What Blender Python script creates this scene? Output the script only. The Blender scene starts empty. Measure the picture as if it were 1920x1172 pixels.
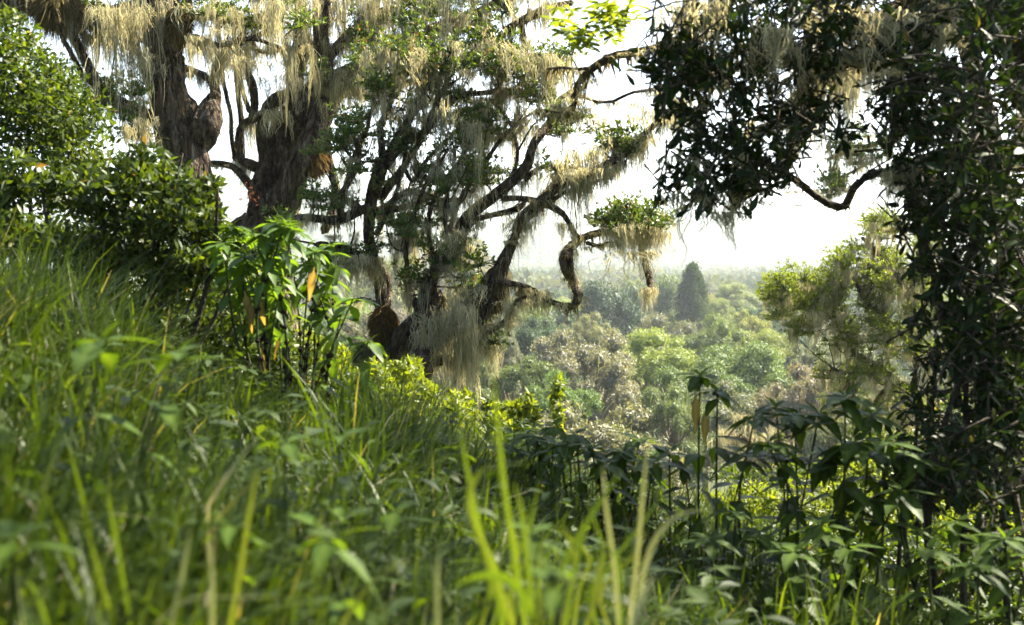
import bpy, math, random
import numpy as np
from mathutils import Matrix, Vector

random.seed(7)
R = np.random.default_rng(11)
S = bpy.context.scene
COL = S.collection

# ------------------------------------------------------------------ camera
F = 1920 * 40.0 / 36.0                       # focal length in photo pixels
PITCH = math.atan(96 / F)
CAMZ = 0.75
cam = bpy.data.cameras.new('camera')
cam_o = bpy.data.objects.new('camera', cam)
COL.objects.link(cam_o)
cam.lens = 40; cam.sensor_width = 36; cam.sensor_fit = 'HORIZONTAL'
cam.clip_start = 0.02; cam.clip_end = 20000
cam_o.location = (0, 0, CAMZ)
cam_o.rotation_euler = (math.pi / 2 - PITCH, 0, 0)
cam.dof.use_dof = True
cam.dof.focus_distance = 13.5
cam.dof.aperture_fstop = 3.6
S.camera = cam_o

# ------------------------------------------------------------------ sky, sun, exposure
SUN_AZ, SUN_EL = math.radians(58), math.radians(47)      # azimuth clockwise from the view direction
w = bpy.data.worlds.new('World'); S.world = w; w.use_nodes = True
nt = w.node_tree; nt.nodes.clear()
sky = nt.nodes.new('ShaderNodeTexSky'); sky.sky_type = 'NISHITA'; sky.sun_disc = False
sky.sun_elevation = SUN_EL; sky.sun_rotation = SUN_AZ
sky.air_density = 1.0; sky.dust_density = 4.0; sky.ozone_density = 1.0; sky.altitude = 1500
bg = nt.nodes.new('ShaderNodeBackground'); bg.inputs['Strength'].default_value = 0.05
wo = nt.nodes.new('ShaderNodeOutputWorld')
nt.links.new(sky.outputs[0], bg.inputs[0]); nt.links.new(bg.outputs[0], wo.inputs[0])
SDIR = np.array([math.sin(SUN_AZ) * math.cos(SUN_EL), math.cos(SUN_AZ) * math.cos(SUN_EL), math.sin(SUN_EL)])
sun = bpy.data.lights.new('sun', 'SUN'); sun.energy = 5.0; sun.angle = math.radians(0.5); sun.color = (1.0, 0.91, 0.74)
sun_o = bpy.data.objects.new('sun', sun); COL.objects.link(sun_o)
sun_o.rotation_euler = Vector(tuple(SDIR)).to_track_quat('Z', 'Y').to_euler()
S.view_settings.view_transform = 'Standard'; S.view_settings.look = 'None'
S.view_settings.gamma = 1.0; S.view_settings.use_curve_mapping = False
S.view_settings.exposure = 3.1
S.render.engine = 'CYCLES'
S.cycles.max_bounces = 8; S.cycles.diffuse_bounces = 4; S.cycles.transmission_bounces = 4
S.cycles.glossy_bounces = 2; S.cycles.volume_bounces = 2
S.cycles.use_denoising = True
S.cycles.sample_clamp_indirect = 6.0

HAZE_DENSITY = 0.00020

# ------------------------------------------------------------------ helpers
FW = np.array([0, math.cos(PITCH), -math.sin(PITCH)]); UP = np.array([0, math.sin(PITCH), math.cos(PITCH)])
C0 = np.array([0, 0, CAMZ])
def P(px, py, d):
    """world point seen at photo pixel (px, py), d metres down the view axis"""
    return C0 + d * (FW + (px - 960) / F * np.array([1.0, 0, 0]) + (586 - py) / F * UP)
def to_px(p):
    q = np.asarray(p) - C0
    d = q @ FW
    return 960 + q[..., 0] / d * F, 586 - (q @ UP) / d * F, d
def nrm(a):
    a = np.asarray(a, float)
    return a / np.maximum(np.linalg.norm(a, axis=-1, keepdims=True), 1e-9)
def rdir(n):
    return nrm(R.normal(size=(n, 3)))

def gz(x, y):
    """height of the ground"""
    x = np.asarray(x, float); y = np.asarray(y, float)
    xs = 5 * np.tanh(x / 5)
    near = np.where(xs < 0, -0.29, -0.42) * xs - 0.09 * np.minimum(y, 16) + 0.05 * np.sin(x * 1.7 + 1) * np.sin(y * 1.3) + 0.03 * np.sin(x * 4.1 + y * 3)
    yb = np.where(x < 0, 8.6 - 2.4 * np.clip(x, -4.5, 0), 8.6 - 3.0 * np.clip(x, 0, 1.6))
    t = np.maximum(y - yb, 0)
    drop = 0.5 * t * t / (t + 6)
    h = near - drop
    floor = -22 + 1.5 * np.sin(x * .021) * np.cos(y * .017) + 0.8 * np.sin(x * .05 + y * .043)
    floor = floor + np.maximum(y - 900, 0) * 0.004
    h = np.where(h > floor, h + 0 * floor, floor)
    far = np.clip((y - 1100) / 2600, 0, 1)
    ang = x / np.maximum(y, 1)
    ridge = 215 * np.exp(-((ang + 0.16) / 0.33) ** 2) + 70
    ridge = ridge * (1 + .12 * np.sin(ang * 31 + 1) + .06 * np.sin(ang * 77) + .05 * np.sin(y * .006 + ang * 20))
    h = h + ridge * (3 * far ** 2 - 2 * far ** 3) * 1.0
    return h

# ------------------------------------------------------------------ materials
def new_mat(name):
    m = bpy.data.materials.new(name); m.use_nodes = True
    n = m.node_tree.nodes; n.clear()
    return m, n, m.node_tree.links
def ramp(n, stops):
    r = n.new('ShaderNodeValToRGB'); e = r.color_ramp.elements
    e[0].position, e[0].color = stops[0][0], (*stops[0][1], 1)
    e[1].position, e[1].color = stops[-1][0], (*stops[-1][1], 1)
    for p, c in stops[1:-1]:
        q = e.new(p); q.color = (*c, 1)
    return r
def leaf_mat(name, stops, trans=0.35, tcol=(1.75, 1.6, 0.40), rough=0.5, spec=0.22, objcol=False):
    """green blade or leaf: glossy diffuse front with light passing through; the tint attribute varies single leaves"""
    m, n, l = new_mat(name)
    a = n.new('ShaderNodeAttribute'); a.attribute_name = 'tint'
    r = ramp(n, stops); l.new(a.outputs['Fac'], r.inputs[0])
    src = r.outputs[0]
    if objcol:
        oi = n.new('ShaderNodeObjectInfo'); mx = n.new('ShaderNodeMixRGB'); mx.blend_type = 'MULTIPLY'; mx.inputs[0].default_value = 1
        l.new(src, mx.inputs[1]); l.new(oi.outputs['Color'], mx.inputs[2]); src = mx.outputs[0]
    p = n.new('ShaderNodeBsdfPrincipled'); p.inputs['Roughness'].default_value = rough; p.inputs['Specular IOR Level'].default_value = spec
    l.new(src, p.inputs['Base Color'])
    t = n.new('ShaderNodeBsdfTranslucent'); mt = n.new('ShaderNodeMixRGB'); mt.blend_type = 'MULTIPLY'; mt.inputs[0].default_value = 1
    l.new(src, mt.inputs[1]); mt.inputs[2].default_value = (*tcol, 1); l.new(mt.outputs[0], t.inputs[0])
    ms = n.new('ShaderNodeMixShader'); ms.inputs[0].default_value = trans
    l.new(p.outputs[0], ms.inputs[1]); l.new(t.outputs[0], ms.inputs[2])
    o = n.new('ShaderNodeOutputMaterial'); l.new(ms.outputs[0], o.inputs[0])
    return m
def bark_mat(name, stops, scale=9, bump=0.9, rough=0.9, crack=0):
    m, n, l = new_mat(name)
    tc = n.new('ShaderNodeNewGeometry'); mp = n.new('ShaderNodeMapping'); mp.inputs['Scale'].default_value = (1, 1, .16)
    l.new(tc.outputs['Position'], mp.inputs[0])
    a = n.new('ShaderNodeTexNoise'); a.inputs['Scale'].default_value = scale; a.inputs['Detail'].default_value = 8; a.inputs['Roughness'].default_value = .7
    l.new(mp.outputs[0], a.inputs['Vector'])
    r = ramp(n, stops); l.new(a.outputs['Fac'], r.inputs[0])
    b2 = n.new('ShaderNodeTexNoise'); b2.inputs['Scale'].default_value = scale * 3; b2.inputs['Detail'].default_value = 4
    l.new(mp.outputs[0], b2.inputs['Vector'])
    bp = n.new('ShaderNodeBump'); bp.inputs['Strength'].default_value = bump; bp.inputs['Distance'].default_value = .07; l.new(b2.outputs['Fac'], bp.inputs['Height'])
    p = n.new('ShaderNodeBsdfPrincipled'); p.inputs['Roughness'].default_value = rough; p.inputs['Specular IOR Level'].default_value = .15
    src = r.outputs[0]
    if crack:       # plates parted by fissures
        v = n.new('ShaderNodeTexVoronoi'); v.feature = 'DISTANCE_TO_EDGE'; v.inputs['Scale'].default_value = crack
        dm = n.new('ShaderNodeVectorMath'); dm.operation = 'MULTIPLY_ADD'; dm.inputs[1].default_value = (.12, .12, .12); l.new(b2.outputs['Color'], dm.inputs[0]); l.new(mp.outputs[0], dm.inputs[2]); l.new(dm.outputs[0], v.inputs['Vector'])
        cr = ramp(n, [(0, (.3, .3, .3)), (.10, (1, 1, 1))]); l.new(v.outputs['Distance'], cr.inputs[0])
        mx = n.new('ShaderNodeMixRGB'); mx.blend_type = 'MULTIPLY'; mx.inputs[0].default_value = 1; l.new(src, mx.inputs[1]); l.new(cr.outputs[0], mx.inputs[2]); src = mx.outputs[0]
        bq = n.new('ShaderNodeBump'); bq.inputs['Strength'].default_value = 1; bq.inputs['Distance'].default_value = .05; l.new(cr.outputs[0], bq.inputs['Height']); l.new(bp.outputs[0], bq.inputs['Normal']); bp = bq
    l.new(src, p.inputs['Base Color']); l.new(bp.outputs[0], p.inputs['Normal'])
    o = n.new('ShaderNodeOutputMaterial'); l.new(p.outputs[0], o.inputs[0])
    return m

M = {}
M['bark'] = bark_mat('mossy_bark', [(.3, (.014, .009, .005)), (.46, (.045, .029, .016)), (.56, (.085, .065, .042)), (.63, (.17, .155, .11)), (.68, (.05, .042, .028)), (.8, (.055, .055, .02))], crack=9)
M['bark_grey'] = bark_mat('lichen_bark', [(.3, (.05, .04, .03)), (.5, (.14, .11, .08)), (.7, (.27, .24, .19))])
M['bark_dark'] = bark_mat('dark_bark', [(.3, (.012, .009, .006)), (.5, (.035, .026, .017)), (.7, (.08, .07, .05))])
M['ground'] = bark_mat('soil_and_litter', [(.3, (.02, .022, .008)), (.5, (.04, .05, .015)), (.7, (.075, .065, .03))], scale=2.5)
M['valley_ground'] = bark_mat('forest_floor', [(.3, (.02, .028, .01)), (.5, (.04, .05, .018)), (.7, (.07, .07, .03))], scale=.08)
M['beard'] = leaf_mat('beard_lichen', [(0, (.155, .15, .10)), (.5, (.31, .305, .20)), (1, (.47, .46, .32))], trans=.45, tcol=(1.25, 1.1, .8), rough=.9, spec=.05)
M['fuzz'] = leaf_mat('moss_fuzz', [(0, (.035, .028, .012)), (.5, (.085, .07, .025)), (1, (.16, .12, .045))], trans=.3, tcol=(1.5, 1.2, .6), rough=.9, spec=.05)
M['burl'] = leaf_mat('burl_moss', [(0, (.035, .022, .008)), (.5, (.085, .053, .016)), (1, (.14, .09, .028))], trans=.3, tcol=(1.4, 1.1, .5), rough=.9, spec=.05)
G1 = [(0, (.03, .055, .010)), (.45, (.06, .095, .016)), (.85, (.085, .13, .022)), (.93, (.15, .09, .045)), (1, (.13, .075, .04))]
M['leaf'] = leaf_mat('rosette_leaf', G1, trans=.38, rough=.38)
M['leaf_lit'] = leaf_mat('sunlit_green_leaf', [(0, (.06, .085, .012)), (.5, (.10, .14, .018)), (1, (.15, .18, .03))], trans=.52)  # lit copy of the green leaf, sunlight put into its colour
M['leaf_dark'] = leaf_mat('shaded_leathery_leaf', [(0, (.005, .010, .003)), (.5, (.010, .021, .006)), (.93, (.022, .042, .010)), (1, (.10, .085, .02))], trans=.26, rough=.5, spec=.08)  # leathery dark green, lowered further to put the canopy shade into it
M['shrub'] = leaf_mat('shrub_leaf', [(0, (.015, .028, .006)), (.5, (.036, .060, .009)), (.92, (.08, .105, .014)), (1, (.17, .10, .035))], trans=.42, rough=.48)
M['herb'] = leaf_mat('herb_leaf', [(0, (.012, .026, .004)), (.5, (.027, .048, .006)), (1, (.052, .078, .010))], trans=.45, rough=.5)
M['shrub_lit'] = leaf_mat('sunlit_shrub_leaf', [(0, (.06, .085, .010)), (.5, (.10, .135, .014)), (1, (.15, .17, .03))], trans=.45)  # brighter copy of the shrub leaf with the sunshine painted in
M['grass'] = leaf_mat('grass_blade', [(0, (.011, .023, .003)), (.5, (.026, .046, .005)), (.90, (.058, .084, .009)), (.94, (.13, .125, .07)), (1, (.20, .18, .12))], trans=.48, tcol=(1.9, 1.75, .35), rough=.5)
M['blade'] = leaf_mat('sunlit_grass_blade', [(0, (.055, .09, .012)), (.5, (.078, .115, .016)), (1, (.11, .13, .03))], trans=.5, tcol=(1.6, 1.5, .35))  # glow of backlit blades painted as a lighter grass colour
M['straw'] = leaf_mat('dry_grass_blade', [(0, (.15, .17, .075)), (.5, (.19, .20, .10)), (1, (.25, .23, .14))], trans=.45, tcol=(1.3, 1.25, .7))
M['weed'] = leaf_mat('backlit_weed_leaf', [(0, (.04, .08, .012)), (.5, (.06, .115, .015)), (1, (.075, .13, .018))], trans=.5, rough=.48)  # lightened so the left clump carries its backlight in the colour
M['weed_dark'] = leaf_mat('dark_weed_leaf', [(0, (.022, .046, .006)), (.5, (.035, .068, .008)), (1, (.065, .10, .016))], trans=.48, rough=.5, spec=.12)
M['weed_yellow'] = leaf_mat('withered_leaf', [(0, (.08, .05, .02)), (.45, (.22, .155, .045)), (1, (.30, .24, .06))], trans=.5, tcol=(1.3, 1.1, .6))
M['weed_stem'] = bark_mat('weed_stem', [(.3, (.02, .03, .01)), (.6, (.05, .06, .02)), (.8, (.07, .05, .03))], scale=9)
M['seed'] = bark_mat('seed_head', [(.3, (.012, .008, .006)), (.7, (.035, .02, .012))], scale=40)
CR = [(0, (.6, .62, .58)), (.5, (1, 1, 1)), (.85, (1.25, 1.22, 1.1)), (1, (1.4, 1.3, 1.2))]
M['crown'] = leaf_mat('tree_crown_leaf', CR, trans=.26, tcol=(1.5, 1.4, .5), rough=.6, spec=.25, objcol=True)
M['far'] = leaf_mat('distant_crown_leaf', [(0, (.03, .045, .016)), (.5, (.055, .07, .022)), (1, (.085, .085, .035))], trans=.25, rough=.8, spec=.1)
M['red'] = leaf_mat('red_flower', [(0, (.5, .10, .03)), (1, (.6, .2, .05))], trans=.4, tcol=(1, 1, 1))

# ------------------------------------------------------------------ mesh making
def mk_mesh(name, V, FS, mat, tint=None, smooth=False, mats=None, mat_idx=None):
    me = bpy.data.meshes.new(name)
    V = np.ascontiguousarray(V, np.float32); FS = [np.asarray(f, np.int32) for f in FS if len(f)]
    me.vertices.add(len(V)); me.vertices.foreach_set('co', V.ravel())
    nl = sum(f.size for f in FS); npoly = sum(len(f) for f in FS)
    me.loops.add(nl); me.loops.foreach_set('vertex_index', np.concatenate([f.ravel() for f in FS]))
    st = []; k = 0
    for f in FS:
        st.append(k + np.arange(len(f)) * f.shape[1]); k += f.size
    me.polygons.add(npoly); me.polygons.foreach_set('loop_start', np.concatenate(st).astype(np.int32))
    if smooth: me.polygons.foreach_set('use_smooth', np.ones(npoly, bool))
    for mm in (mats or [mat]): me.materials.append(mm)
    if mat_idx is not None: me.polygons.foreach_set('material_index', np.asarray(mat_idx, np.int32))
    if tint is not None:
        a = me.attributes.new('tint', 'FLOAT', 'POINT'); a.data.foreach_set('value', np.ascontiguousarray(tint, np.float32))
    me.update(calc_edges=True)
    return me
def link(name, me, parent=None, loc=None):
    o = bpy.data.objects.new(name, me); COL.objects.link(o)
    if parent is not None: o.parent = parent
    if loc is not None: o.location = tuple(loc)
    return o
def part(name, V, FS, mat, parent=None, tint=None, smooth=False, kind=None):
    """one mesh object whose vertices are given in world coordinates"""
    off = np.array(parent.location) if parent is not None else 0
    o = link(name, mk_mesh(name, np.asarray(V) - off, FS, mat, tint, smooth), parent)
    if kind: o['kind'] = kind
    return o
def tag(o, label, cat, group=None):
    o['label'] = label; o['category'] = cat
    if group: o['group'] = group
    return o
def thing(name, label, cat, loc, group=None):
    o = bpy.data.objects.new(name, None); COL.objects.link(o); o.location = tuple(loc); o.empty_display_size = .1
    return tag(o, label, cat, group)

class Geo:
    """collects pieces of ONE mesh"""
    def __init__(s): s.V = []; s.T = []; s.F = {3: [], 4: []}; s.n = 0
    def add(s, V, FS, tint=.5):
        V = np.asarray(V); s.V.append(V)
        s.T.append(np.broadcast_to(np.asarray(tint, float), (len(V),)))
        for f in FS:
            f = np.asarray(f)
            if len(f): s.F[f.shape[1]].append(f + s.n)
        s.n += len(V)
    def get(s):
        return np.concatenate(s.V), [np.concatenate(v) for v in s.F.values() if v], np.concatenate(s.T)
    def part(s, name, mat, parent=None, smooth=False, kind=None):
        V, FS, T = s.get()
        return part(name, V, FS, mat, parent, T, smooth, kind)
    def mesh(s, name, mat, smooth=False):
        V, FS, T = s.get()
        return mk_mesh(name, V, FS, mat, T, smooth)

def catmull(A, m):
    A = np.asarray(A, float)
    if len(A) == 2: return A[0] + (A[1] - A[0]) * np.linspace(0, 1, m)[:, None]
    Q = np.vstack([2 * A[0] - A[1], A, 2 * A[-1] - A[-2]])
    u = np.linspace(0, len(A) - 1 - 1e-6, m); i = u.astype(int); t = (u - i)[:, None]
    p0, p1, p2, p3 = Q[i], Q[i + 1], Q[i + 2], Q[i + 3]
    return .5 * (2 * p1 + (p2 - p0) * t + (2 * p0 - 5 * p1 + 4 * p2 - p3) * t * t + (3 * p1 - p0 - 3 * p2 + p3) * t ** 3)
def tube(C, rad, sides=8, ridge=.12, seed=0):
    C = np.asarray(C, float); n = len(C); rad = np.broadcast_to(np.asarray(rad, float), (n,))
    T = nrm(np.gradient(C, axis=0))
    N = np.zeros_like(C); a = np.array([0, 0, 1.]) if abs(T[0][2]) < .9 else np.array([1., 0, 0])
    N[0] = nrm(np.cross(T[0], a))
    for i in range(1, n):
        v = N[i - 1] - T[i] * (N[i - 1] @ T[i]); N[i] = nrm(v)
    B = np.cross(T, N)
    th = np.arange(sides) / sides * 2 * math.pi
    s = np.arange(n)[:, None]
    k = seed * 1.7
    d = np.sin(3 * th[None] + .21 * s + k) * .5 + np.sin(5 * th[None] - .33 * s + 2 * k) * .3 + np.sin(2 * th[None] + .6 * s + k) * .35 + R.normal(size=(n, sides)) * .25
    rr = rad[:, None] * (1 + ridge * d)
    V = C[:, None] + rr[..., None] * (np.cos(th)[None, :, None] * N[:, None] + np.sin(th)[None, :, None] * B[:, None])
    V = np.vstack([V.reshape(-1, 3), C[-1:] + T[-1:] * rad[-1], C[:1] - T[:1] * rad[0] * .5])
    i, j = np.meshgrid(np.arange(n - 1), np.arange(sides), indexing='ij')
    q = np.stack([i * sides + j, i * sides + (j + 1) % sides, (i + 1) * sides + (j + 1) % sides, (i + 1) * sides + j], -1).reshape(-1, 4)
    jj = np.arange(sides); e = (n - 1) * sides
    t1 = np.stack([e + jj, e + (jj + 1) % sides, np.full(sides, n * sides)], -1)
    t2 = np.stack([(jj + 1) % sides, jj, np.full(sides, n * sides + 1)], -1)
    return V, [q, np.vstack([t1, t2])]

LEAF = {}
def leaf_template(kind):
    if kind in LEAF: return LEAF[kind]
    if kind == 'tiny':       # two folded halves
        st = [(0, 0), (.45, .5), (1, 0)]
    elif kind == 'mid':
        st = [(0, .06), (.3, .42), (.62, .46), (1, 0)]
    elif kind == 'obovate':
        st = [(0, .05), (.35, .27), (.65, .42), (.88, .28), (1, 0)]
    else:                     # lanceolate, with petiole
        st = [(0, .05), (.12, .1), (.3, .46), (.55, .42), (.8, .2), (1, 0)]
    V = []; T = []; Q = []; prev = None
    for (t, h) in st:
        if h == 0:
            V.append((t, 0, 0)); cur = [len(V) - 1]
        else:
            V += [(t, -h, .18 * h), (t, 0, 0), (t, h, .18 * h)]; cur = [len(V) - 3, len(V) - 2, len(V) - 1]
        if prev is not None:
            if len(prev) == 1: T += [(prev[0], cur[1], cur[0]), (prev[0], cur[2], cur[1])]
            elif len(cur) == 1: T += [(prev[0], prev[1], cur[0]), (prev[1], prev[2], cur[0])]
            else: Q += [(prev[0], prev[1], cur[1], cur[0]), (prev[1], prev[2], cur[2], cur[1])]
        prev = cur
    LEAF[kind] = (np.array(V), np.array(T, int).reshape(-1, 3), np.array(Q, int).reshape(-1, 4))
    return LEAF[kind]
def leaves(g, pos, d, n, L, W, droop=.15, kind='mid', tint=.5):
    """adds many leaves to Geo g: base pos, axis d, face normal n, length L, width W"""
    V0, T0, Q0 = leaf_template(kind); N = len(pos); k = len(V0)
    d = nrm(d); side = nrm(np.cross(n, d)); nn = np.cross(d, side)
    L = np.broadcast_to(L, (N,)); W = np.broadcast_to(W, (N,)); droop = np.broadcast_to(droop, (N,))
    t, s, z = V0[:, 0], V0[:, 1], V0[:, 2]
    V = pos[:, None] + (L[:, None] * t)[..., None] * d[:, None] + (W[:, None] * s)[..., None] * side[:, None] \
        + (W[:, None] * z - (L * droop)[:, None] * t * t)[..., None] * nn[:, None]
    off = (np.arange(N) * k)[:, None, None]
    g.add(V.reshape(-1, 3), [(T0[None] + off).reshape(-1, 3), (Q0[None] + off).reshape(-1, 4)] if len(Q0) else [(T0[None] + off).reshape(-1, 3)],
          np.repeat(np.broadcast_to(tint, (N,)), k))
def ribbons(g, C, w, side, tint):
    """C (N,k,3) centre lines, w (N,k) half widths, side (N,3)"""
    N, k, _ = C.shape
    A = C - w[..., None] * side[:, None]; B = C + w[..., None] * side[:, None]
    V = np.stack([A, B], 2).reshape(-1, 3)
    i = np.arange(k - 1); q = np.stack([2 * i, 2 * i + 1, 2 * i + 3, 2 * i + 2], -1)
    q = (q[None] + (np.arange(N) * 2 * k)[:, None, None]).reshape(-1, 4)
    g.add(V, [q], np.repeat(np.broadcast_to(tint, (N,)), 2 * k))

# ------------------------------------------------------------------ shared meshes: beards of lichen, leaf clusters
def raw(me):
    V = np.zeros(len(me.vertices) * 3, np.float32); me.vertices.foreach_get('co', V)
    L = np.zeros(len(me.loops), np.int32); me.loops.foreach_get('vertex_index', L); T = np.zeros(len(me.vertices), np.float32); me.attributes['tint'].data.foreach_get('value', T)
    return V.reshape(-1, 3), L, T
def beard_mesh(nl, ns, seed):
    """a tangled beard: locks of fine strands from a ragged root, lengths uneven, tips wispy"""
    g = Geo(); N = nl * ns; k = 9
    lock = np.repeat(np.arange(nl), ns)
    lr = np.stack([R.uniform(-.5, .5, nl), R.normal(size=nl) * .22, R.uniform(-.10, .06, nl)], -1)
    ll = R.gamma(2.2, .20, nl).clip(.12, 1.1); bend = np.stack([R.normal(size=nl) * .16 + .05, R.normal(size=nl) * .22], -1)
    r0 = lr[lock] + np.stack([R.normal(size=N) * .075, R.normal(size=N) * .12, R.normal(size=N) * .04], -1)
    L = ll[lock] * R.uniform(.25, 1.08, N)
    tip = lr[lock][:, :2] + bend[lock] * L[:, None] * 1.6 + R.normal(size=(N, 2)) * .035 * (1.2 - L[:, None] / 1.3)
    t = np.linspace(0, 1, k); u = (t ** R.uniform(1.0, 1.8, (N, 1)))[..., None]
    C = np.empty((N, k, 3)); C[..., :2] = r0[:, None, :2] * (1 - u) + tip[:, None] * u
    C[..., 2] = r0[:, 2:3] - L[:, None] * t[None]
    ph = R.uniform(0, 6, (N, 1)); am = R.uniform(.015, .075, (N, 1)); C[..., 0] += am * np.sin(t * 9 + ph) * t ** .7; C[..., 1] += am * 1.3 * np.sin(t * 7 + ph * 1.7) * t ** .7
    st = R.random(N) < .18      # stray strands that stand off sideways before they drop
    C[st, :, 0] += (R.normal(size=(st.sum(), 1)) * .18) * np.sin(t * 2.6)[None]
    wd = R.uniform(.007, .017, (N, 1)) * (1 - .88 * t[None]) ** .7
    a = R.uniform(0, math.pi, N); side = np.stack([np.cos(a), np.sin(a), 0 * a], -1)
    ribbons(g, C, wd, side, np.clip(R.normal(.42, .16, N) + R.normal(size=nl)[lock] * .18, 0, 1))
    return g.mesh('lichen_beard', M['beard'])
BEARDS = [beard_mesh(R.integers(9, 17), R.integers(9, 15), i) for i in range(14)]
BRAW = [raw(b_) for b_ in BEARDS]
def cluster_mesh(mat, nr, nper, ll, seed, flat=.95, rust=.09):
    g = Geo()
    c = rdir(nr) * R.uniform(.25, 1, (nr, 1)) ** .6; c[:, 2] = (c[:, 2] * .6 + np.abs(c[:, 2]) * .5) * flat
    for q in c:
        mid = q * .5 + R.normal(size=3) * .04
        V, FS = tube(np.array([[0, 0, -.1], mid, q]), [.022, .014, .008], 3, 0); g.add(V, FS, .02)
    pos = np.repeat(c, nper, 0); N = len(pos)
    out = nrm(np.repeat(c, nper, 0) + [0, 0, .5])
    d = nrm(out * .55 + rdir(N) * .9 + [0, 0, .1]); nn = nrm(out * .8 + rdir(N) * .6)
    rr = R.uniform(0, .86, N); m = np.repeat(R.random(nr) < rust * 2, nper) & (R.random(N) < .5); rr[m] = R.uniform(.92, 1, m.sum())
    leaves(g, pos + R.normal(size=(N, 3)) * .03, d, nn, ll * R.uniform(.7, 1.25, N), ll * .40, .12, 'tiny' if ll < .12 else 'mid', rr)
    return g.mesh('leaf_cluster', mat)
CLUST = [cluster_mesh(M['leaf'], 24, 7, .24, i) for i in range(8)]
CLUST_LIT = [cluster_mesh(M['leaf_lit'], 36, 8, .17, i, rust=0) for i in range(4)]

def inst(name, me, parent, pos, yaw=0, s=(1, 1, 1), tilt=0):
    o = bpy.data.objects.new(name, me); COL.objects.link(o); o.parent = parent
    o.location = tuple(np.asarray(pos) - np.array(parent.location)); o.rotation_euler = (tilt, 0, yaw); o.scale = s
    return o

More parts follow.
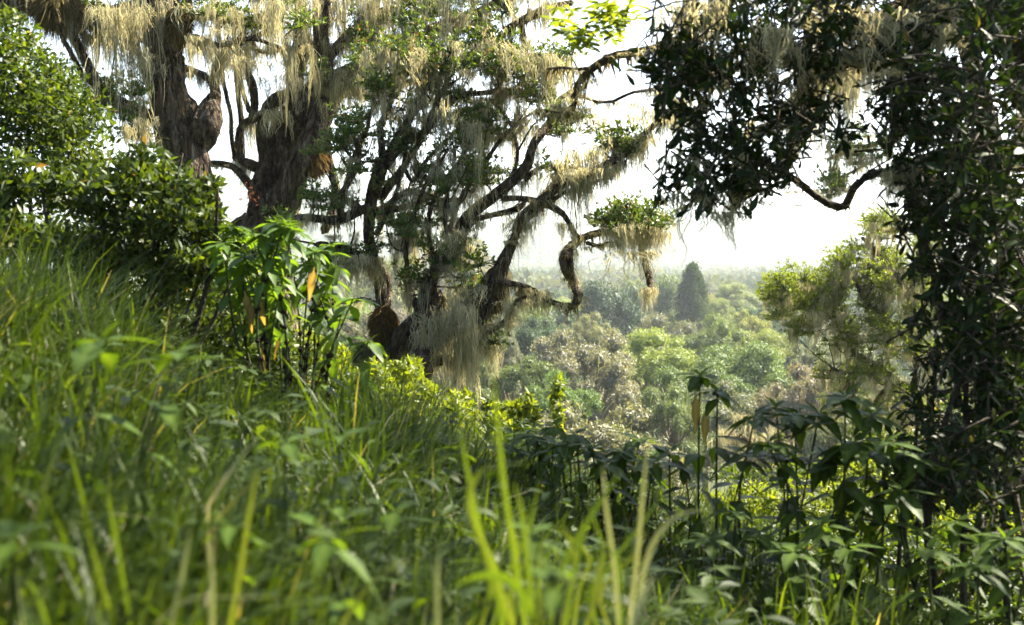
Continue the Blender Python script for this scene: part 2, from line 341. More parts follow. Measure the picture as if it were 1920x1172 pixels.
# ------------------------------------------------------------------ moss-hung trees built limb by limb
class Tree:
    def __init__(s, name, label, base, leafset=CLUST, bark='bark', cat='tree', group=None):
        s.root = thing(name, label, cat, base, group); s.leafset = leafset; s.bark = bark
        s.samples = []; s.hair = Geo(); s.nb = 0; s.nc = 0; s.seed = 0; s.over = Geo(); s.xb = 0
    def limb(s, pts, d=None, name='limb', twigs=0, moss=2.0, mlen=.4, fuzz=120, drift=.8, up=.6, ridge=.14, csize=.22, fl=.05, own_depth=False):
        """pts: (px, py, width px[, depth]); the start joins the nearest limb already built"""
        s.seed += 1
        A = np.array([(p[0], p[1], p[2]) for p in pts], float)
        if d is None:
            px0 = A[0][:2]; best = min(s.samples, key=lambda q: (q[0] - px0[0]) ** 2 + (q[1] - px0[1]) ** 2)
            d = best[2]
        n = len(A)
        dep = np.array([p[3] if len(p) > 3 else np.nan for p in pts])
        lin = d + (R.uniform(-1, 1) * drift) * np.linspace(0, 1, n) ** 1.2 + (R.normal(size=n) * .10 * np.minimum(1, np.arange(n)))
        dep = np.where(np.isnan(dep), lin, dep)
        seglen = np.sum(np.hypot(*np.diff(A[:, :2], axis=0).T)) * d / F
        m = int(np.clip(seglen / .07, 8, 90))
        K = catmull(np.column_stack([A, dep]), m)
        C = np.array([P(k[0], k[1], k[3]) for k in K]); rad = np.maximum(K[:, 2] / 2 / F * K[:, 3], .006)
        C += np.cumsum(R.normal(size=C.shape) * .006, 0) * np.linspace(0, 1, m)[:, None]
        s.samples += [(k[0], k[1], k[3]) for k in K]
        g = Geo(); V, FS = tube(C, rad, 30 if rad.max() > .18 else 14 if rad.max() > .1 else 8, ridge, s.seed); g.add(V, FS)
        T = nrm(np.gradient(C, axis=0))
        if rad.max() > .12:      # fused strands and ribs winding up the trunk
            for k_ in range(int(10 + 40 * rad.max())):
                i0 = R.integers(0, m // 2); i1 = min(m - 1, i0 + R.integers(m // 4, m)); ii = np.linspace(i0, i1, 26).astype(int)
                th = R.uniform(0, 6.28) + np.cumsum(R.normal(size=26) * .09) + R.normal() * .03 * np.arange(26)
                e1 = nrm(np.cross(T[ii], [0.1, 1, 0])); e2 = np.cross(T[ii], e1)
                Q = C[ii] + (e1 * np.cos(th)[:, None] + e2 * np.sin(th)[:, None]) * (rad[ii] * R.uniform(.88, .99))[:, None]
                V, FS = tube(Q, np.linspace(1, .5, 26) * rad[ii] * R.uniform(.06, .17), 6, .2, k_); g.add(V, FS); ln = np.linalg.norm(np.diff(C, axis=0), axis=1).sum()
        # side twigs with a leaf cluster at the tip
        for _ in range(twigs):
            i = R.integers(m // 4, m); a = R.normal(size=3); a = nrm(a - T[i] * (a @ T[i])); a[2] = abs(a[2]) * .8 + .15
            L = R.uniform(.22, .6); dd = nrm(a + T[i] * .5)
            e = C[i] + dd * L + np.array([0, 0, R.uniform(-.05, .15)]); mid = C[i] + dd * L * .5 + R.normal(size=3) * .05
            V, FS = tube(catmull([C[i], mid, e], 7), np.linspace(min(.014, rad[i]), .006, 7), 5, .1); g.add(V, FS)
            s.cluster(e, csize * R.uniform(.7, 1.2))
            if moss and R.random() < .75: s.beard(mid, R.uniform(.15, .3), mlen * R.uniform(.5, 1.1), math.atan2(dd[1], dd[0]))
        if name == 'limb' or name == 'trunk': g.part(name, M[s.bark], s.root, True)
        # hanging beards along the limb
        ln = np.linalg.norm(np.diff(C, axis=0), axis=1).sum(); nb = R.poisson(ln * moss)
        for _ in range(nb):
            i = R.integers(0, m)
            if abs(T[i][2]) > .88 and R.random() < .88: continue
            s.beard(C[i] - np.array([0, 0, rad[i] * .3]), R.uniform(.14, .42), mlen * R.lognormal(-.12, .5), math.atan2(T[i][1], T[i][0]) + R.normal() * .3)
        # short fuzz all over
        nf = int(ln * fuzz * max(1, rad.mean() / .05))
        if nf:
            i = R.integers(0, m, nf); a = rdir(nf); a = nrm(a - T[i] * np.sum(a * T[i], 1, keepdims=True))
            p0 = C[i] + a * rad[i][:, None] * .92; L = fl * R.lognormal(0, .5, nf)
            t = np.linspace(0, 1, 3)
            Cc = p0[:, None] + (a * L[:, None] * .7)[:, None] * t[None, :, None]
            Cc[..., 2] -= (L[:, None] * (t ** 1.6)[None]) * 1.0
            side = nrm(np.cross(a, [0, 0, 1.0]) + R.normal(size=(nf, 3)) * .3)
            ribbons(s.hair, Cc, (.006 * (1 - .8 * t))[None] * R.uniform(.7, 1.4, (nf, 1)), side, np.clip(R.normal(.5, .25, nf), 0, 1))
        return C, rad
    def beard(s, pos, wd, ln, yaw, variant=None):
        if s.nb >= 298:
            V, L, T = BRAW[R.integers(len(BRAW))]; V = V * np.array([wd, wd * .6, ln]); c_, s_ = math.cos(yaw), math.sin(yaw)
            s.over.add(np.stack([V[:, 0] * c_ - V[:, 1] * s_, V[:, 0] * s_ + V[:, 1] * c_, V[:, 2]], -1) + pos, [L.reshape(-1, 4)], T); s.xb += 1
            return
        s.nb += 1
        inst('lichen_beard', BEARDS[R.integers(len(BEARDS))], s.root, pos, yaw, (wd, wd * R.uniform(.4, .8), ln))
    def cluster(s, pos, size):
        if s.nc >= 299: return
        s.nc += 1
        inst('leaf_cluster', s.leafset[R.integers(len(s.leafset))], s.root, pos, R.uniform(0, 6.28), (size, size, size * R.uniform(.8, 1.1)), R.normal() * .2)
    def clusters_at(s, lst, d, dj=.5, moss=1.0, mlen=.35, size=1.0):
        """leaf clusters over pixel blobs (cx, cy, rx, ry, n), each carried by its own twig"""
        g = Geo()
        for cx, cy, rx, ry, n in lst:
            for _ in range(n):
                a = R.uniform(0, 6.28); r = math.sqrt(R.random()); dd = d + R.uniform(-dj, dj)
                px, py = cx + rx * r * math.cos(a), cy + ry * r * math.sin(a)
                p = P(px, py, dd)
                q = min(s.samples, key=lambda t: (t[0] - px) ** 2 + 1.5 * (t[1] - py - 20) ** 2); b = P(*q)
                mid = (p + b) / 2 + np.array([0, 0, -.08]) + R.normal(size=3) * .05
                V, FS = tube(catmull([b, mid, p], 9), np.linspace(.014, .006, 9), 5, .1); g.add(V, FS)
                s.cluster(p, R.uniform(.15, .28) * size)
                if R.random() < moss: s.beard(p - [0, 0, .03], R.uniform(.15, .4), mlen * R.lognormal(0, .35), R.uniform(0, 3.1))
                if R.random() < moss * .6: s.beard(mid, R.uniform(.15, .3), mlen * R.lognormal(-.1, .35), R.uniform(0, 3.1))
        if g.n: g.part('twigs', M[s.bark], s.root, True, kind='stuff')
    def curtain(s, lst, d, dj=.6):
        """beards hung along pixel lines (x0, y0, x1, y1, length px, n)"""
        for x0, y0, x1, y1, L, n in lst:
            for _ in range(max(2, int(n * .75))):
                t = R.random(); dd = d + R.uniform(-dj, dj) * 1.5
                s.beard(P(x0 + (x1 - x0) * t, y0 + (y1 - y0) * t + R.normal() * 16, dd), R.uniform(.22, .55), 1.25 * L * dd / F * R.lognormal(0, .4), R.normal() * .8)
    def burl(s, px, py, rx, ry, d, mat='burl', n=2600, name='moss_ball', hl=.05):
        c = P(px, py, d); k = d / F
        g = Geo(); sd = 16; rings = 10
        th = np.linspace(0.1, math.pi - .1, rings)
        Cc = c + np.stack([0 * th, 0 * th, np.cos(th) * ry * k], -1)
        V, FS = tube(Cc[::-1], np.sin(th) * rx * k * .9, sd, .10, s.seed); g.add(V, FS, .2)
        a = rdir(n); p0 = c + a * np.array([rx * k, rx * k, ry * k]) * .88; t = np.linspace(0, 1, 3); L = hl * R.lognormal(0, .4, n)
        H = p0[:, None] + (a * L[:, None])[:, None] * t[None, :, None]; H[..., 2] -= L[:, None] * (t ** 1.5)[None]
        ribbons(g, H, (.007 * (1 - .7 * t))[None] * R.uniform(.7, 1.4, (n, 1)), nrm(np.cross(a, [0, 0, 1]) + R.normal(size=(n, 3)) * .4), np.clip(R.normal(.5, .25, n), 0, 1))
        return g.part(name, M[mat], s.root)
    def finish(s):
        print(s.root.name, 'beards', s.nb, s.xb, 'clusters', s.nc)
        if s.over.n: s.over.part('lichen', M['beard'], s.root, kind='stuff')
        if s.hair.n: s.hair.part('moss_fuzz', M['fuzz'], s.root, kind='stuff')

# ------------------------------------------------------------------ the ground
def terrain(name, xs, ys, mat, dz=0):
    X, Y = np.meshgrid(xs, ys, indexing='ij'); Z = gz(X, Y) + dz
    V = np.stack([X, Y, Z], -1).reshape(-1, 3); nx, ny = X.shape
    i, j = np.meshgrid(np.arange(nx - 1), np.arange(ny - 1), indexing='ij')
    q = np.stack([i * ny + j, (i + 1) * ny + j, (i + 1) * ny + j + 1, i * ny + j + 1], -1).reshape(-1, 4)
    o = part(name, V, [q], mat, smooth=True); o['kind'] = 'structure'
    return o
near_x = np.linspace(-14, 14, 90); near_y = np.linspace(-6, 26, 110)
sx = np.sign(np.linspace(-1, 1, 161)) * np.abs(np.linspace(-1, 1, 161)) ** 2.6 * 3600
sy = -60 + (np.linspace(0, 1, 190) ** 2.6) * 5600
terrain('ground', near_x, near_y, M['ground'])
X, Y = np.meshgrid(sx, sy, indexing='ij')
def valley():
    Z = gz(X, Y)
    inside = (X > -13) & (X < 13) & (Y > -5) & (Y < 25)
    Z = np.where(inside, Z - .5, Z - .03)
    V = np.stack([X, Y, Z], -1).reshape(-1, 3); nx, ny = X.shape
    i, j = np.meshgrid(np.arange(nx - 1), np.arange(ny - 1), indexing='ij')
    q = np.stack([i * ny + j, (i + 1) * ny + j, (i + 1) * ny + j + 1, i * ny + j + 1], -1).reshape(-1, 4)
    o = part('hills', V, [q], M['valley_ground'], smooth=True); o['kind'] = 'structure'
valley()

# ------------------------------------------------------------------ haze over the valley
def haze():
    x, y0, y1, z0, z1 = 3800, -80, 5700, -26, 420
    V = np.array([(-x, y0, z0), (x, y0, z0), (x, y1, z0), (-x, y1, z0), (-x, y0, z1), (x, y0, z1), (x, y1, z1), (-x, y1, z1)], float)
    q = np.array([(3, 2, 1, 0), (4, 5, 6, 7), (0, 1, 5, 4), (1, 2, 6, 5), (2, 3, 7, 6), (3, 0, 4, 7)])
    m, n, l = new_mat('valley_haze')
    v = n.new('ShaderNodeVolumePrincipled'); v.inputs['Density'].default_value = HAZE_DENSITY
    v.inputs['Color'].default_value = (.83, .91, 1.0, 1); v.inputs['Anisotropy'].default_value = .45
    o = n.new('ShaderNodeOutputMaterial'); l.new(v.outputs[0], o.inputs['Volume'])
    h = part('haze', V, [q], m); h['kind'] = 'stuff'
haze()

# ------------------------------------------------------------------ valley trees
def crown_meshes(kind, seed):
    g = Geo(); b = Geo()
    if kind == 'conifer':
        n = 15000; t = R.random(n) ** .8; a = R.uniform(0, 6.28, n)
        prof = np.interp(t, [0, .12, .35, .6, .85, 1], [.75, .98, 1.0, .80, .42, .03])
        lay = 1 + .10 * np.sin(t * 23 + a * 3) + .14 * np.sin(a * 4 + t * 9) + .08 * np.sin(a * 11 - t * 31)
        r = prof * lay * R.uniform(.6, 1.05, n) ** .5
        q_ = R.integers(0, 110, n); t = (R.random(110) ** .8)[q_]; a = R.uniform(0, 6.28, 110)[q_]; r = (np.interp(t, [0, .12, .35, .6, .85, 1], [.75, .98, 1.0, .80, .42, .03]) * (R.uniform(.6, 1.0, 110))[q_])
        p = np.stack([np.cos(a) * r, np.sin(a) * r, -.9 + 2.8 * t], -1) + R.normal(size=(n, 3)) * np.array([.13, .13, .12])
        out = np.stack([np.cos(a), np.sin(a), .5 + 0 * a], -1)
        leaves(g, p, nrm(out + rdir(n) * .6 + [0, 0, .5]), nrm(out + rdir(n) * .8), .13 * R.uniform(.5, 1.3, n), .065, .1, 'tiny', np.clip(R.normal(.35, .2, n), 0, 1))
        V, FS = tube(np.array([[0, 0, -.8], [0, 0, -.4], [0, 0, .2], [0, 0, .9], [0, 0, 1.5], [0, 0, 1.85]]), [.35, .5, .55, .4, .2, .05], 9, .15); g.add(V, FS, .3)
        V, FS = tube(np.array([[0, 0, -4.], [0, 0, 0], [0, 0, 1.9]]), [.10, .08, .02], 6, .1); b.add(V, FS)
        return g.mesh('crown', M['crown']), b.mesh('trunk', M['bark_grey'], True)
    nlobe, rl, flat, n, ls, dens = {'round': (40, (.19, .35), 1.0, 24000, .044, 1), 'dome': (46, (.16, .32), .85, 24000, .044, 1),
                                    'grey': (60, (.12, .25), 1.0, 20000, .040, 1)}[kind]
    c = rdir(nlobe); c[:, 2] = np.where((c[:, 2] < -.25) & (np.arange(nlobe) % 2 > 0), -c[:, 2], c[:, 2])
    c *= R.uniform(.55, .88, (nlobe, 1)); c[:, 2] *= flat
    c *= 1 + .18 * np.sin(3 * np.arctan2(c[:, 1], c[:, 0]) + seed * 2)[:, None]
    r = R.uniform(*rl, nlobe); lt = R.normal(size=nlobe) * .07
    k = R.choice(nlobe, n, p=r ** 2 / (r ** 2).sum())
    d = rdir(n); d[:, 2] = np.where((d[:, 2] < -.3) & (R.random(n) < .8), -d[:, 2], d[:, 2])
    bump = 1 + .10 * np.sin(d[:, 0] * 19 + k) * np.sin(d[:, 2] * 17) + .12 * np.sin(d[:, 0] * 9 + k) * np.sin(d[:, 1] * 8 + 2 * k) + .1 * np.sin(d[:, 2] * 13 + k)
    p = c[k] + d * (r[k] * bump * R.uniform(.62, 1.12, n) ** .6)[:, None] * np.array([1, 1, .78])
    ax = nrm(rdir(n) + d * .35 + [0, 0, .05]); nn = nrm(d + rdir(n) * .55)
    tint = np.clip(R.normal(.45, .13, n) + lt[k], 0, 1)
    if kind == 'grey': tint = np.where(R.random(n) < .10, R.uniform(.85, 1, n), tint)
    leaves(g, p, ax, nn, ls * R.uniform(.6, 1.35, n), ls * .55, .1, 'tiny', tint)
    for i in range(nlobe):      # opaque core added inside each clump to block light and deepen shade
        rr = r[i] * .58; th = np.linspace(.25, math.pi - .25, 5)
        V, FS = tube(c[i] + np.stack([0 * th, 0 * th, -np.cos(th) * rr * .78], -1), np.sin(th) * rr, 7, .2, i); g.add(V, FS, .3 + lt[i])
    V, FS = tube(catmull([[0, 0, -3.2], [.04, 0, -1.6], [0, .03, -.5], [.02, 0, .15]], 12), np.linspace(.085, .04, 12), 7, .12, seed); b.add(V, FS)
    for i in R.choice(nlobe, 26 if kind == 'grey' else 12, replace=False):
        s0 = np.array([0, 0, R.uniform(-.7, -.1)]); mid = c[i] * .55 + np.array([0, 0, -.12]) + R.normal(size=3) * .05
        V, FS = tube(catmull([s0, mid, c[i] * 1.05], 8), np.linspace(.032, .010, 8), 5, .1, i); b.add(V, FS)
    if kind == 'grey':      # lichen wisps
        m_ = 500; i = R.integers(0, n, m_); C = p[i][:, None] + np.linspace(0, 1, 4)[None, :, None] * np.stack([R.normal(size=m_) * .02, R.normal(size=m_) * .02, -R.uniform(.08, .2, m_)], -1)[:, None]
        a = R.uniform(0, 3.1, m_)
        ribbons(g, C, np.array([.012, .012, .008, .002])[None] * np.ones((m_, 1)), np.stack([np.cos(a), np.sin(a), 0 * a], -1), 1.0)
    return g.mesh('crown', M['crown']), b.mesh('trunk', M['bark_grey'], True)
CROWN = {k: [crown_meshes(k, i) for i in range(v)] for k, v in (('round', 3), ('dome', 3), ('grey', 3), ('conifer', 1))}
COLS = {'dark': (.032, .064, .025), 'green': (.085, .122, .038), 'lit': (.15, .19, .045), 'olive': (.11, .13, .055), 'grey': (.125, .138, .088), 'tan': (.165, .155, .10), 'yellow': (.18, .195, .05)}
NAMES = {'round': 'broadleaf_tree', 'dome': 'spreading_tree', 'grey': 'lichen_tree', 'conifer': 'conifer_tree'}
def valley_tree(px, top, wd, d, kind, col, label, group=None, hs=None):
    rad = wd / 2 * d / F * ((1.42 if group is None else 1.15) if kind != 'conifer' else .9)
    hs = hs or (1.3 if kind == 'conifer' else {'round': 1.25, 'dome': 1.1, 'grey': 1.2}[kind] * R.uniform(.9, 1.15))
    ttop = P(px, top, d)
    zs = {'round': 1.08, 'dome': .92, 'grey': .98, 'conifer': 2.0}[kind]
    base = gz(ttop[0], ttop[1])
    o = thing(NAMES[kind], label, 'tree', (ttop[0], ttop[1], base), group)
    cm, tm = CROWN[kind][R.integers(len(CROWN[kind]))]
    s = rad * (R.uniform(.94, 1.06))
    cz = ttop[2] - s * zs * hs * (1.0 if kind != 'conifer' else 1.0)
    yaw = R.uniform(0, 6.28)
    c = COLS[col]; j = R.uniform(.88, 1.12, 3) * R.uniform(.9, 1.1)
    for nm, me, sc in (('crown', cm, (s, s, s * hs)), ('trunk', tm, (s, s, max(s * hs, (cz - base + .3) / (3.2 if kind != 'conifer' else 4.0))))):
        q = inst(nm, me, o, (ttop[0], ttop[1], cz), yaw, sc)
        if nm == 'crown': q.color = (c[0] * j[0], c[1] * j[1], c[2] * j[2], 1)
    return o

VT = [
 (1298, 499, 66, 200, 'conifer', 'dark', 'dark cone shaped conifer rising above the round crowns'),
 (1126, 523, 128, 185, 'round', 'dark', 'wide dark green crown left of the conifer, behind the drooping mossy branch'),
 (1222, 512, 125, 215, 'round', 'olive', 'olive brown topped crown close against the left side of the conifer'),
 (980, 588, 84, 120, 'round', 'dark', 'small dark green round crown under the thin mossy branch'),
 (1030, 591, 74, 125, 'round', 'dark', 'dark green round crown beside its smaller twin under the looping branch'),
 (1064, 604, 50, 135, 'round', 'green', 'narrow green crown tucked behind the pinkish tan tree'),
 (1110, 588, 78, 118, 'grey', 'tan', 'pinkish tan flowering crown in the middle of the valley'),
 (1214, 622, 140, 94, 'dome', 'lit', 'bright light green spreading crown below the dark wide tree'),
 (1106, 617, 170, 84, 'grey', 'grey', 'tall grey lichen covered tree in front of the bright green crown'),
 (1240, 593, 130, 150, 'grey', 'grey', 'grey flat topped crown at the foot of the conifer'),
 (1346, 594, 130, 120, 'grey', 'olive', 'brown grey open crown showing its bare branches'),
 (1380, 531, 66, 260, 'dome', 'yellow', 'sunlit yellow green dome to the right of the conifer'),
 (1424, 560, 60, 210, 'round', 'dark', 'dark crown behind the small yellow green tree near the right mossy tree'),
 (1414, 579, 66, 170, 'grey', 'yellow', 'small ragged yellow green tree in front of a dark crown'),
 (1434, 619, 96, 130, 'dome', 'lit', 'bright green umbrella crown sloping down to the right'),
 (1416, 644, 165, 95, 'dome', 'green', 'largest green dome of layered foliage on the right of the valley'),
 (1322, 668, 125, 85, 'dome', 'green', 'green dome just above the tall two stemmed weed'),
 (1526, 640, 95, 110, 'grey', 'grey', 'pale grey crown under the hanging tip of the right mossy tree'),
 (1486, 612, 60, 160, 'round', 'dark', 'dark shaded crown half hidden by the right mossy tree'),
 (960, 664, 125, 80, 'grey', 'green', 'grey green crown below the lowest mossy branch'),
 (926, 604, 80, 100, 'grey', 'grey', 'pale grey crown seen through the hanging lichen'),
 (1140, 752, 250, 64, 'grey', 'grey', 'broad shaded grey tree along the bottom edge of the valley'),
 (1398, 715, 150, 74, 'grey', 'grey', 'grey twiggy crown in front of the largest green dome'),
 (1508, 688, 150, 72, 'grey', 'grey', 'pale grey twiggy crown above the leafy dark weeds'),
 (1352, 560, 52, 235, 'dome', 'lit', 'small sunlit crown between the conifer and the yellow dome'),
 (1338, 545, 40, 245, 'round', 'yellow', 'narrow yellow crown touching the conifer on its right'),
 (735, 470, 110, 300, 'round', 'lit', 'hazy pale crown seen between the mossy stems'),
 (878, 446, 90, 280, 'dome', 'tan', 'hazy tan dome behind the thick mossy limb'),
 (655, 560, 120, 200, 'dome', 'lit', 'pale lit crown under the left low mossy limb'),
 (690, 592, 130, 100, 'grey', 'tan', 'tan grey crown beside the mossy trunk ball'),
 (855, 600, 100, 130, 'grey', 'grey', 'grey crown glimpsed through the lichen curtain'),
 (1010, 560, 100, 240, 'dome', 'lit', 'lit crown in the belt above the two dark round crowns'),
 (1790, 655, 170, 90, 'grey', 'grey', 'pale grey crown deepest behind the right mossy tree'),
 (1690, 700, 150, 80, 'grey', 'grey', 'grey crown behind the trunk of the right mossy tree'),
 (1850, 600, 150, 120, 'round', 'green', 'green crown glimpsed through the dark bush'),
 (1040, 700, 120, 70, 'grey', 'green', 'shaded green grey crown above the leafy shoots'),
 (1262, 720, 130, 68, 'grey', 'olive', 'olive grey crown behind the tall two stemmed weed'),
 (1610, 745, 150, 60, 'grey', 'olive', 'olive twiggy crown behind the dark weeds on the right'),
]
placed = []
for px, top, wd, d, kind, col, label in VT:
    valley_tree(px, top, wd, d, kind, col, label); placed.append(P(px, top, d)[:2])
cnt = 0
for _ in range(6000):
    d = math.sqrt(R.uniform(64 ** 2, 430 ** 2)); px = R.uniform(480, 1930); x = (px - 960) / F * d; y = d
    rad = R.uniform(4.5, 8.0)
    if any((x - q[0]) ** 2 + (y - q[1]) ** 2 < (rad + 2.2) ** 2 for q in placed): continue
    if gz(x, y) > -14: continue
    h = R.uniform(8.5, 13) + max(0, min(d - 200, 150)) * .012
    top = to_px(np.array([x, y, gz(x, y) + h]))[1]
    k, c = [('round', 'green'), ('round', 'dark'), ('dome', 'lit'), ('grey', 'grey'), ('round', 'olive'), ('dome', 'green'), ('round', 'grey'), ('dome', 'dark')][R.integers(8)]
    adj = {'green': 'mid green', 'dark': 'dark green', 'lit': 'light green', 'grey': 'grey', 'olive': 'olive', 'tan': 'tan'}[c]
    shp = {'round': 'rounded', 'dome': 'flat layered', 'grey': 'wispy'}[k]
    valley_tree(px, top, 2 * rad / d * F, d, k, c, f'{adj} {shp} crown packed among the others on the valley floor', f'{adj} {shp} valley trees')
    placed.append(np.array([x, y])); cnt += 1
    if cnt >= 255: break

def distant():
    g = Geo()
    n = 3800; d = np.sqrt(R.uniform(420 ** 2, 1700 ** 2, n)); px = R.uniform(300, 1950, n); x = (px - 960) / F * d; y = d
    d2 = R.uniform(1500, 4300, 2600); x2 = (R.uniform(300, 1950, 2600) - 960) / F * d2
    x = np.concatenate([x, x2]); y = np.concatenate([y, d2]); n = len(x)
    r = R.uniform(4.5, 8.5, n) * np.where(y > 1500, 2.2, 1); z = gz(x, y) + R.uniform(6, 12, n)
    k = np.where(y < 900, 46, 20)
    idx = np.repeat(np.arange(n), k); m = len(idx)
    dd = rdir(m); dd[:, 2] = np.abs(dd[:, 2]) - .25
    p = np.stack([x, y, z], -1)[idx] + dd * (r[idx] * R.uniform(.7, 1.1, m))[:, None] * np.array([1, 1, .8])
    tt = np.clip(R.normal(.5, .25, n)[idx] + R.normal(size=m) * .1, 0, 1)
    leaves(g, p, nrm(rdir(m) + [0, 0, .2]), nrm(dd + rdir(m) * .6), r[idx] * .55, r[idx] * .42, .1, 'tiny', tt)
    o = g.part('distant_forest', M['far'], kind='stuff'); tag(o, 'pale hazy belt of forest and wooded hills beyond the valley', 'forest')
distant()

# ------------------------------------------------------------------ tree A: old trunk on the left
def base_at(px, d): 
    x = (px - 960) / F * d
    return (x, d, float(gz(x, d)))
tA = Tree('mossy_tree', 'old dark trunk with a bulging mossy burl behind the leafy bushes', base_at(375, 15))
b = to_px(np.array(base_at(378, 15)))
tA.limb([(384, b[1] + 30, 130), (382, 560, 110), (378, 480, 92), (366, 380, 78), (344, 275, 88), (318, 180, 74), (308, 100, 66), (302, 20, 60), (288, -130, 52)], 15, 'trunk', moss=3, mlen=.35, fuzz=90, fl=.05, ridge=.26, drift=.2)
A0 = tA.limb([(352, 268, 50), (372, 252, 62), (388, 228, 58), (394, 196, 34), (400, 176, 18)], name='limb', moss=3, mlen=.2, fuzz=420, fl=.03, ridge=.22, drift=-.2); tA.burl(398, 385, 16, 30, 14.9, 'fuzz', 2000, hl=.025)
A = tA.limb
A([(375, 255, 40), (400, 222, 18), (404, 178, 20), (398, 152, 14), (366, 130, 12), (340, 120, 14)], moss=4)
A([(399, 160, 18), (410, 112, 16), (433, 84, 12), (477, 68, 10), (520, 40, 8)], moss=6, mlen=.55, twigs=3)
A([(318, 235, 34), (290, 222, 26), (262, 208, 18), (228, 190, 16), (200, 176, 16), (180, 147, 18), (158, 103, 16), (143, 66, 16), (132, 10, 16), (120, -40, 18)], moss=5, mlen=.5, twigs=2)
A([(262, 222, 16), (235, 210, 14), (204, 200, 16), (186, 168, 13)], moss=5)
A([(192, 172, 10), (158, 143, 10), (140, 108, 9), (120, 70, 9), (105, 20, 8)], moss=2)
A([(300, 10, 34), (255, 10, 20), (205, 22, 22), (150, 27, 26), (95, 18, 34), (40, 10, 40), (-30, 20, 40)], moss=10, mlen=.5, fuzz=240, fl=.09, twigs=2)
A([(300, 15, 34), (340, -20, 26), (400, -35, 20), (480, -20, 16), (560, -30, 12)], moss=8, mlen=.5, twigs=5)
A([(330, 90, 18), (365, 70, 13), (410, 85, 10), (470, 70, 9), (530, 90, 7), (560, 85, 5)], moss=7, mlen=.4, twigs=8)
A([(320, 60, 14), (370, 30, 11), (430, 45, 9), (490, 35, 7), (540, 50, 5)], moss=7, mlen=.4, twigs=8, drift=1.6)
A([(306, 60, 14), (260, 75, 11), (215, 60, 9), (180, 70, 7), (160, 62, 5)], moss=6, mlen=.45, twigs=6)
A([(312, 120, 26), (330, 60, 24), (345, 20, 20), (352, -40, 18)], moss=6)
A([(320, 190, 20), (285, 150, 14), (262, 110, 12), (250, 60, 10), (244, 10, 9)], moss=4, twigs=2)
tA.burl(112, 14, 44, 34, 15, 'fuzz', 4000, hl=.08); tA.burl(335, 40, 22, 28, 14.6, 'fuzz', 2200, hl=.06)
tA.curtain([(160, 30, 300, 20, 100, 12), (190, 40, 250, 40, 130, 5), (380, 10, 520, 10, 70, 10), (350, 70, 480, 75, 60, 5), (265, 90, 300, 100, 60, 3), (225, 220, 290, 240, 70, 6), (300, 0, 420, 0, 90, 6), (400, 110, 480, 120, 60, 4)], 14.8)
tA.clusters_at([(215, 150, 22, 60, 6), (262, 235, 30, 50, 6), (255, 170, 14, 30, 3), (395, 25, 25, 20, 3)], 15, .5, moss=.4)
tA.finish()

# ------------------------------------------------------------------ tree B: leaning many-stemmed trunk
tB = Tree('mossy_tree', 'leaning many stemmed trunk with an orange moss ball on its right side', base_at(515, 17))
B = tB.limb
b = to_px(np.array(base_at(500, 17)))
B([(500, b[1] + 20, 130), (492, 470, 96), (500, 410, 80), (505, 350, 58), (525, 290, 60), (548, 235, 64), (578, 200, 54), (605, 150, 40), (606, 90, 32), (600, 40, 28), (596, -50, 24)], 17, 'trunk', moss=3, fuzz=70, ridge=.3, drift=.2)
B([(530, 395, 60, 16.8), (553, 330, 44, 16.6), (585, 262, 44, 16.6), (603, 215, 44, 16.8), (622, 182, 38), (650, 170, 24), (676, 178, 17), (705, 182, 15), (760, 165, 12), (810, 150, 9)], name='limb', moss=4, twigs=4, fuzz=60, ridge=.2)
B([(470, 430, 60), (440, 440, 40), (420, 470, 24)], moss=0)
B([(512, 330, 34), (500, 292, 26), (491, 240, 22), (508, 190, 20), (550, 172, 18), (600, 160, 20), (640, 150, 22), (690, 152, 14)], moss=7, mlen=.5, drift=-.6)
B([(518, 350, 40), (498, 322, 26), (462, 306, 18), (446, 290, 15), (452, 236, 14), (480, 222, 14), (512, 196, 16), (550, 176, 18)], moss=6, mlen=.45)
B([(500, 370, 30), (470, 346, 18), (440, 312, 14), (408, 308, 12), (392, 310, 9)], moss=2)
B([(455, 302, 10), (451, 215, 10), (442, 136, 10), (436, 70, 9), (430, 0, 9)], moss=2.5, mlen=.3)
B([(440, 300, 8), (434, 250, 8), (432, 212, 8), (419, 154, 8), (412, 90, 8), (408, 20, 8)], moss=2, mlen=.3)
B([(472, 225, 16), (478, 195, 16), (474, 160, 16), (458, 118, 15), (466, 90, 12), (480, 50, 10)], moss=3)
B([(468, 210, 9), (452, 162, 9), (446, 120, 8), (450, 60, 8)], moss=2)
B([(560, 200, 40), (552, 136, 30), (573, 90, 26), (564, 62, 24), (566, 20, 20), (560, -50, 18)], moss=6, mlen=.5)
B([(590, 180, 36), (616, 129, 16), (606, 92, 15), (602, 54, 14), (610, 0, 12)], moss=4)
B([(590, 160, 30), (617, 107, 22), (645, 79, 22), (672, 54, 22), (690, 20, 18), (720, -30, 16)], moss=6, mlen=.5, twigs=3)
B([(617, 150, 26), (680, 125, 30), (735, 95, 32), (775, 73, 32), (830, 50, 26), (900, 20, 18), (960, -10, 14)], moss=8, mlen=.5, twigs=7, fuzz=220, fl=.08)
B([(664, 64, 18), (700, 30, 16), (757, 8, 14), (830, -15, 12)], moss=8, mlen=.6, twigs=3)
B([(596, -20, 24), (520, -30, 16), (450, -25, 12)], moss=7, mlen=.5, twigs=3)
B([(570, 110, 14), (540, 90, 11), (500, 100, 9), (465, 85, 7)], moss=7, mlen=.4, twigs=5)
B([(520, 395, 30), (545, 372, 14), (575, 366, 11), (600, 372, 8)], moss=2)
B([(598, 205, 18), (612, 222, 15), (616, 286, 14), (632, 352, 17), (626, 400, 18), (612, 428, 18)], moss=2, fuzz=80)
